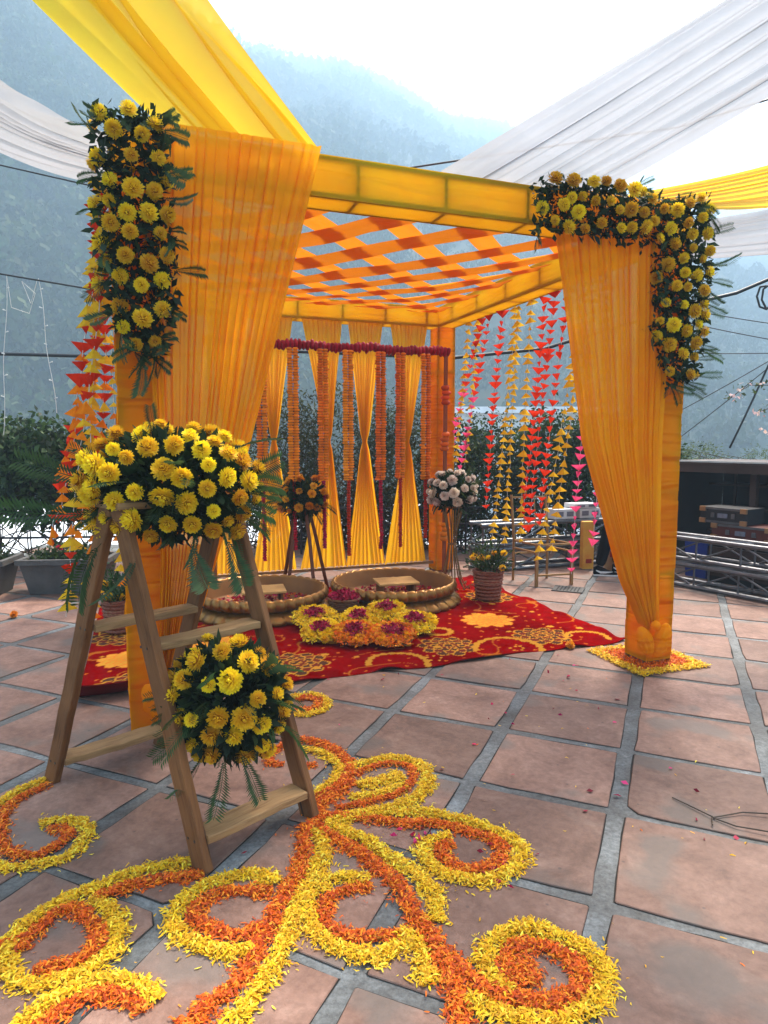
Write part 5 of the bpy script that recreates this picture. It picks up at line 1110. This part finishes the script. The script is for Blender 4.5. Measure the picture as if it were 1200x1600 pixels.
cable('thin_cable', [(-6, 7.0, 3.5), (-3.897, 7.0, 3.192), (-3.059, 7.0, 3.053), (-1.5, 7, 2.95)], .009, 'thin cable at the left that carries the hanging light strings', GW)
fan = [((3.3, 8.5, 3.22), (4.767, 8.5, 2.961), 'uppermost'), ((3.3, 8.5, 2.62), (4.789, 8.5, 2.595), 'level'), ((3.3, 8.5, 1.66), (4.795, 8.5, 2.493), 'third from below'), ((3.3, 8.5, 1.21), (4.8, 8.5, 2.414), 'second from below'), ((3.3, 8.5, 3.08), (4.779, 8.5, 2.767), 'second highest'), ((4.374, 8.5, 1.419), (4.799, 8.5, 2.438), 'steepest')]
for i, (a, b_, lb) in enumerate(fan): cable('guy_wire', [a, b_, ext(np.array(a), np.array(b_), 1.6)], .013 if i == 5 else .006, lb+' of the thin wires fanning out at the right', 'thin wires fanning out at the right', .015)
cable('roof_wire', [(-2.5, 6.6, 4.05), (0, 6.4, 3.95), (2.6, 6.2, 4.25), (6, 6, 5.2)], .009, 'black wire passing above the woven strip roof', GW)
M_LED = solid('clear_bulb', (.7, .7, .66), None, 10, .3)
for (a, b_, lb) in (((-3.832, 7.0, 3.179), (-3.961, 7.0, 1.566), 'string of tiny clear bulbs at the left picture edge'), ((-3.509, 7.0, 3.147), (-3.397, 7.0, 1.796), 'string of tiny clear bulbs hanging nearer the paper strings'), ((-2.55, 7.0, 3.02), (-2.72, 7.0, 1.7), 'string of tiny clear bulbs right behind the paper strings')):
    root = empty('light_string', b_, lb, 'light string', 'hanging light strings at the left'); m = MB(); m.tube([ext(a, b_, f)+np.array((.012*math.sin(f*9), 0, 0)) for f in np.linspace(0, 1, 14)], .004, 4, False); m.build('thread', M_STR, root)
    for k in range(7): p = ext(a, b_, (k+.6)/7.4); m = MB(); m.tube([p, p+np.array((.03*(-1)**k, 0, .01))], [.004, .007], 5); m.build('bulb', M_LED, root)
tag(MB().tube([(-3.83, 7, 3.17), (-3.80, 7, 2.86), (-3.62, 7, 2.80), (-3.55, 7, 3.0), (-3.68, 7, 3.12), (-3.60, 7, 2.9), (-3.52, 7, 3.14)], .004, 4, False).build('tangled_lead', M_STR), 'tangle of pale thin lead looped on the left cable', 'cable')

# ================================================================ petals on the paving
STROKES = [
    ('o', 0.030, [(-0.429, 3.234), (-0.285, 3.163), (-0.171, 2.991), (-0.165, 2.877), (-0.203, 2.759), (-0.271, 2.686), (-0.308, 2.607), (-0.256, 2.527), (-0.309, 2.439)]),
    ('o', 0.022, [(-0.555, 3.029), (-0.522, 2.973), (-0.466, 2.96)]),
    ('o', 0.022, [(-0.551, 3.055), (-0.505, 3.156), (-0.427, 3.212)]),
    ('o', 0.020, [(-0.383, 2.936), (-0.312, 2.966)]),
    ('y', 0.026, [(-0.422, 3.075), (-0.397, 3.122), (-0.275, 3.055), (-0.195, 2.9), (-0.25, 2.759), (-0.298, 2.686)]),
    ('y', 0.030, [(-0.162, 2.936), (-0.06, 2.991), (0.061, 3.029), (0.164, 2.966), (0.196, 2.871), (0.176, 2.733), (0.079, 2.621), (-0.103, 2.536), (-0.226, 2.482)]),
    ('y', 0.040, [(-0.111, 2.765), (0.0, 2.82), (0.086, 2.859)]),
    ('y', 0.030, [(-0.148, 2.671), (-0.027, 2.696), (0.098, 2.775)]),
    ('o', 0.018, [(-0.172, 2.848), (0.0, 2.966), (0.118, 2.942), (0.128, 2.82), (0.054, 2.701), (-0.08, 2.631), (-0.196, 2.592)]),
    ('o', 0.030, [(-0.243, 2.527), (-0.29, 2.611), (-0.215, 2.671), (-0.147, 2.82)]),
    ('y', 0.030, [(-0.203, 2.504), (-0.085, 2.554), (0.044, 2.559), (0.173, 2.559), (0.298, 2.513), (0.398, 2.452), (0.467, 2.385), (0.506, 2.348), (0.503, 2.287), (0.466, 2.217), (0.412, 2.168), (0.334, 2.134), (0.266, 2.148), (0.204, 2.175), (0.163, 2.224), (0.144, 2.283), (0.16, 2.348), (0.211, 2.385), (0.255, 2.393)]),
    ('o', 0.026, [(-0.256, 2.527), (-0.154, 2.531), (-0.033, 2.509), (0.083, 2.482), (0.209, 2.482), (0.304, 2.439), (0.373, 2.401), (0.416, 2.381), (0.436, 2.333), (0.426, 2.272), (0.383, 2.221), (0.325, 2.196), (0.272, 2.206), (0.228, 2.242), (0.205, 2.294), (0.214, 2.337), (0.259, 2.356)]),
    ('o', 0.030, [(-0.301, 2.473), (-0.234, 2.435), (-0.176, 2.368), (-0.096, 2.306), (-0.034, 2.224), (0.026, 2.151), (0.06, 2.083), (0.081, 2.015), (0.105, 1.954), (0.138, 1.889), (0.164, 1.82), (0.177, 1.762), (0.186, 1.706), (0.197, 1.642), (0.198, 1.545)]),
    ('o', 0.030, [(0.163, 1.81), (0.229, 1.735), (0.292, 1.678), (0.378, 1.648), (0.462, 1.638), (0.523, 1.673), (0.56, 1.728), (0.545, 1.781), (0.503, 1.822), (0.443, 1.84), (0.394, 1.84), (0.354, 1.788), (0.362, 1.732), (0.385, 1.703), (0.413, 1.728), (0.41, 1.781)]),
    ('y', 0.028, [(-0.225, 2.469), (-0.135, 2.422), (-0.048, 2.356), (0.016, 2.275), (0.075, 2.217), (0.131, 2.134), (0.165, 2.064), (0.172, 1.991), (0.164, 1.94)]),
    ('y', 0.028, [(0.039, 1.894), (0.087, 1.868), (0.109, 1.815), (0.116, 1.751), (0.125, 1.697)]),
    ('y', 0.030, [(0.35, 1.673), (0.318, 1.697), (0.293, 1.739), (0.288, 1.795), (0.323, 1.847), (0.371, 1.891), (0.425, 1.918), (0.473, 1.913), (0.537, 1.878), (0.589, 1.837), (0.624, 1.781), (0.626, 1.721), (0.593, 1.669), (0.546, 1.628), (0.498, 1.596), (0.451, 1.579), (0.381, 1.583), (0.302, 1.606), (0.26, 1.628), (0.22, 1.659)]),
    ('y', 0.028, [(-0.212, 2.073), (-0.218, 2.128), (-0.161, 2.155), (-0.104, 2.158), (-0.05, 2.141)]),
    ('o', 0.024, [(-0.043, 2.111), (-0.101, 2.095), (-0.155, 2.07), (-0.192, 2.033), (-0.191, 1.98), (-0.176, 1.924), (-0.127, 1.889), (-0.076, 1.876), (-0.023, 1.881), (0.049, 1.883)]),
    ('y', 0.030, [(-0.244, 2.073), (-0.245, 1.983), (-0.221, 1.913), (-0.184, 1.873), (-0.138, 1.835), (-0.088, 1.815), (-0.046, 1.793), (0.0, 1.81), (0.063, 1.845)]),
    ('o', 0.028, [(-0.301, 2.473), (-0.304, 2.397), (-0.292, 2.279), (-0.306, 2.138), (-0.341, 2.012), (-0.362, 1.899), (-0.376, 1.817), (-0.387, 1.758), (-0.416, 1.684), (-0.457, 1.64), (-0.488, 1.598), (-0.515, 1.56)]),
    ('y', 0.028, [(-0.265, 2.439), (-0.227, 2.356), (-0.223, 2.26), (-0.244, 2.172), (-0.266, 2.073), (-0.288, 1.954), (-0.302, 1.822), (-0.325, 1.739), (-0.35, 1.663), (-0.381, 1.598), (-0.405, 1.545)]),
    ('y', 0.028, [(-0.369, 2.121), (-0.426, 2.175), (-0.498, 2.168), (-0.581, 2.128), (-0.637, 2.073), (-0.663, 1.997), (-0.655, 1.926), (-0.593, 1.865), (-0.513, 1.83), (-0.437, 1.81), (-0.387, 1.837)]),
    ('o', 0.026, [(-0.373, 2.083), (-0.452, 2.083), (-0.541, 2.079), (-0.59, 2.033), (-0.602, 1.965), (-0.552, 1.921), (-0.488, 1.891), (-0.422, 1.883), (-0.388, 1.921)]),
    ('y', 0.028, [(-0.683, 2.235), (-0.79, 2.213), (-0.886, 2.168), (-0.955, 2.111), (-1.015, 2.067), (-1.067, 2.009), (-1.103, 1.949), (-1.116, 1.881), (-1.108, 1.807), (-1.072, 1.751), (-0.994, 1.699), (-0.93, 1.703), (-0.868, 1.73), (-0.815, 1.779), (-0.797, 1.84), (-0.813, 1.915), (-0.874, 1.991), (-0.956, 2.054)]),
    ('o', 0.026, [(-0.621, 2.172), (-0.723, 2.151), (-0.81, 2.134), (-0.884, 2.095), (-0.945, 2.048)]),
    ('o', 0.024, [(-0.991, 1.748), (-0.943, 1.758), (-0.886, 1.786), (-0.854, 1.827), (-0.88, 1.905), (-0.949, 1.968), (-1.022, 2.006), (-1.05, 1.954), (-1.07, 1.878), (-1.076, 1.817)]),
    ('o', 0.020, [(-1.07, 1.878), (-1.126, 1.847), (-1.176, 1.835)]),
    ('y', 0.028, [(-0.936, 1.536), (-0.92, 1.598), (-0.889, 1.648), (-0.837, 1.693), (-0.773, 1.717), (-0.703, 1.706), (-0.638, 1.667), (-0.607, 1.642)]),
    ('o', 0.026, [(-0.884, 1.545), (-0.863, 1.594), (-0.825, 1.636), (-0.783, 1.669), (-0.723, 1.663), (-0.662, 1.638), (-0.633, 1.606)]),
    ('y', 0.024, [(-1.497, 2.82), (-1.563, 2.738), (-1.588, 2.656), (-1.611, 2.55), (-1.557, 2.397), (-1.439, 2.26), (-1.351, 2.206), (-1.29, 2.206), (-1.228, 2.231), (-1.151, 2.26), (-1.125, 2.345), (-1.144, 2.443), (-1.215, 2.5), (-1.285, 2.504), (-1.35, 2.478)]),
    ('o', 0.022, [(-1.466, 2.786), (-1.508, 2.706), (-1.54, 2.631), (-1.523, 2.541), (-1.471, 2.418), (-1.399, 2.325), (-1.313, 2.275), (-1.24, 2.287), (-1.213, 2.345), (-1.199, 2.401), (-1.243, 2.443), (-1.296, 2.435)]),
]

def stroke_points(pts, hw, dens, q):
    P = np.array(pts, float)
    # smooth the path
    t_ = np.linspace(0, len(P)-1, max(8, 14*(len(P)-1))); C = []
    for x in t_:
        i = min(int(x), len(P)-2); f = x-i; p0, p1, p2, p3 = P[max(i-1, 0)], P[i], P[i+1], P[min(i+2, len(P)-1)]
        C.append(.5*((2*p1)+(-p0+p2)*f+(2*p0-5*p1+4*p2-p3)*f*f+(-p0+3*p1-3*p2+p3)*f**3))
    C = np.array(C); seg = np.linalg.norm(np.diff(C, axis=0), axis=1); cum = np.concatenate([[0], np.cumsum(seg)]); n_ = int(cum[-1]*hw*2*dens)
    s = q.uniform(0, cum[-1], n_); B = np.stack([np.interp(s, cum, C[:, k]) for k in range(2)], 1); D_ = np.stack([np.interp(s+.01, cum, C[:, k])-np.interp(s-.01, cum, C[:, k]) for k in range(2)], 1); D_ /= np.linalg.norm(D_, axis=1, keepdims=True)+1e-9
    o_ = q.normal(0, .50, n_); o_ = np.where(np.abs(o_) > 1.25, q.uniform(-1, 1, n_), o_)*hw*(1+.18*np.sin(s*37)+.15*np.sin(s*91+2))
    XY = B+np.stack([-D_[:, 1], D_[:, 0]], 1)*o_[:, None]; z = .008+.014*np.clip(1-(o_/hw)**2, 0, 1)*q.uniform(.05, 1, n_); return np.concatenate([XY, z[:, None]], 1)
PT = np.array([(-.55, -.07, 0), (-.55, .07, 0), (.08, .15, .16), (.08, -.15, .16), (.55, .07, .02), (.55, -.07, .02)])
def petals(P, size, cols, q, flat=.35):
    n_ = len(P); a = q.uniform(0, 6.283, n_); d = np.stack([np.cos(a), np.sin(a), q.normal(0, flat, n_)], 1); d /= np.linalg.norm(d, axis=1, keepdims=True); up = np.stack([q.normal(0, .45, n_), q.normal(0, .45, n_), np.ones(n_)], 1)
    s = np.cross(up, d); s /= np.linalg.norm(s, axis=1, keepdims=True); u = np.cross(d, s); sz = (size*q.uniform(.45, 1.5, n_))[:, None]; bend = q.normal(0, 1.0, n_)[:, None]
    V = np.stack([P+(d*x+s*y*1.1+u*(z*bend*1.6))*sz for x, y, z in PT], 1); V[..., 2] = np.maximum(V[..., 2], .0075+.0006*q.uniform(0, 1, (n_, 1)))
    b_ = np.arange(n_)[:, None]*6; F_ = np.concatenate([b_+np.array([[0, 3, 2, 1]]), b_+np.array([[3, 5, 4, 2]])], 0)
    k = q.integers(0, len(cols), n_); C = np.array(cols)[k]*q.uniform(.72, 1.15, (n_, 1)); return V.reshape(-1, 3), F_, np.repeat(C, 6, 0)
M_FLOORP = attr_leaf('marigold_petal', transl=.3, rnd=0, hue=0)
YPP = [(.90, .60, .012), (.86, .50, .010), (.95, .76, .06), (.80, .45, .01), (.72, .36, .008)]; OPP = [(.84, .17, .006), (.75, .12, .005), (.90, .26, .010), (.62, .09, .005), (.48, .06, .004), (.92, .34, .02)]
def petal_obj(name, groups, label):
    Vs, Fs, Cs, off = [], [], [], 0
    for V, F_, C in groups: Vs.append(V); Fs.append(F_+off); Cs.append(C); off += len(V)
    o = place(name, np.vstack(Vs), np.vstack(Fs), M_FLOORP, cols=np.vstack(Cs)); return tag(o, label, 'flower petals', kind='stuff')
q = np.random.default_rng(90); gr = []
for (c, hw, pts) in STROKES:
    P = stroke_points(pts, hw*1.30, 43000, q); gr.append(petals(P, .0150, YPP if c == 'y' else OPP, q, .22))
    k = stroke_points(pts, hw*2.6, 620, q); k[:, 2] = .009; gr.append(petals(k, .013, YPP if c == 'y' else OPP, q, .1))
petal_obj('petal_rangoli', gr, 'swirling pattern of yellow and orange marigold petals on the paving')
gr = []
for (r0, r1, cl_, n_) in ((.10, .15, YPP, 900), (.055, .105, OPP, 700)):
    a = q.uniform(-2.2, 2.4, n_); rr_ = q.uniform(r0, r1, n_); gr.append(petals(np.stack([-.445+rr_*np.cos(a), 3.672+rr_*1.15*np.sin(a), .009+q.uniform(0, .014, n_)], 1), .02, cl_, q))
petal_obj('petal_ring', gr, 'small open ring of petals between the carpet and the ladder')
gr = []; hs_ = .34; uc, vc = CW-CC/2-.01, CC/2
for (i0, i1, cl_, n_) in ((.205, .285, YPP, 3000), (.10, .215, OPP, 2400)):
    e = q.integers(0, 4, n_); f = q.uniform(-1, 1, n_); rr_ = i0+(i1-i0)*q.uniform(0, 1, n_)**.9; du = np.where(e < 2, rr_*np.where(e == 0, 1, -1), f*rr_); dv = np.where(e < 2, f*rr_, rr_*np.where(e == 2, 1, -1))
    W_ = WdA(uc+du, vc+dv, .009+q.uniform(0, .018, n_)); gr.append(petals(W_, .021, cl_, q))
petal_obj('petal_square', gr, 'square bed of orange and yellow petals round the foot of the right column')
# loose rose petals and marigold bits
def scatter_rose(name, XY, label):
    P = np.concatenate([XY, np.full((len(XY), 1), .012)], 1); V, F_, C = leaf_quads(P, np.stack([q.normal(size=len(P)), q.normal(size=len(P)), q.normal(0, .2, len(P))], 1), .03, ROSE+[(.55, .03, .14)], q, 1.7); V[:, 2] = np.maximum(V[:, 2], .008); tag(place(name, V, F_, M_ROSE, cols=C), label, 'rose petals', kind='stuff')
XY = np.vstack([np.array((.13, 2.40))+q.normal(0, .035, (14, 2)), np.array((.40, 2.22))+q.normal(0, .05, (16, 2)), np.stack([q.uniform(-.5, 1.4, 46), q.uniform(2.3, 4.6, 46)], 1)])
scatter_rose('loose_rose_petals', XY, 'dark red rose petals scattered over the rangoli and paving')
P = np.stack([q.uniform(-.8, 1.5, 80), q.uniform(1.6, 4.5, 80), np.full(80, .009)], 1); V, F_, C = petals(P, .014, YPP+OPP[:1], q, .1); tag(place('loose_marigold_petals', V, F_, M_FLOORP, cols=C), 'stray marigold petals dotted over the bare paving', 'flower petals', kind='stuff')
for (x, y, lb) in ((1.35, 4.72, 'fallen marigold head at the front edge of the red carpet'), (-3.158, 5.58, 'fallen marigold head on the paving at the far left')):
    tag(link('fallen_marigold', BALL[0], None, (x, y, .034), (.4, .5, 0), .034), lb, 'flower', 'fallen marigold heads')
m = MB(); tw_ = [((1.212, 2.671), (1.307, 2.518)), ((1.307, 2.518), (1.444, 2.55), (1.56, 2.53), (1.7, 2.545)), ((1.307, 2.518), (1.366, 2.452), (1.467, 2.409), (1.6, 2.36)), ((1.305, 2.52), (1.279, 2.46))]
for p in tw_: m.tube([(x, y, .012+.004*i) for i, (x, y) in enumerate(p)], .0028, 5)
tag(m.build('dry_twig', M_STEM), 'dry forked twig lying on the slabs at the right', 'twig')
dr = empty('drain_cover', (1.87, 6.66, .006), 'small dark square drain cover in front of the bare chair', 'drain cover'); m = MB(); m.box((1.87, 6.66, .0125), (.30, .26, .008), (0, 0, GA)); m.build('plate', M_CONC, dr)
for k in range(-3, 4): m = MB(); m.box((1.87+k*.034*math.cos(GA), 6.66+k*.034*math.sin(GA), .0175), (.012, .20, .003), (0, 0, GA)); m.build('slot', M_BLK, dr)
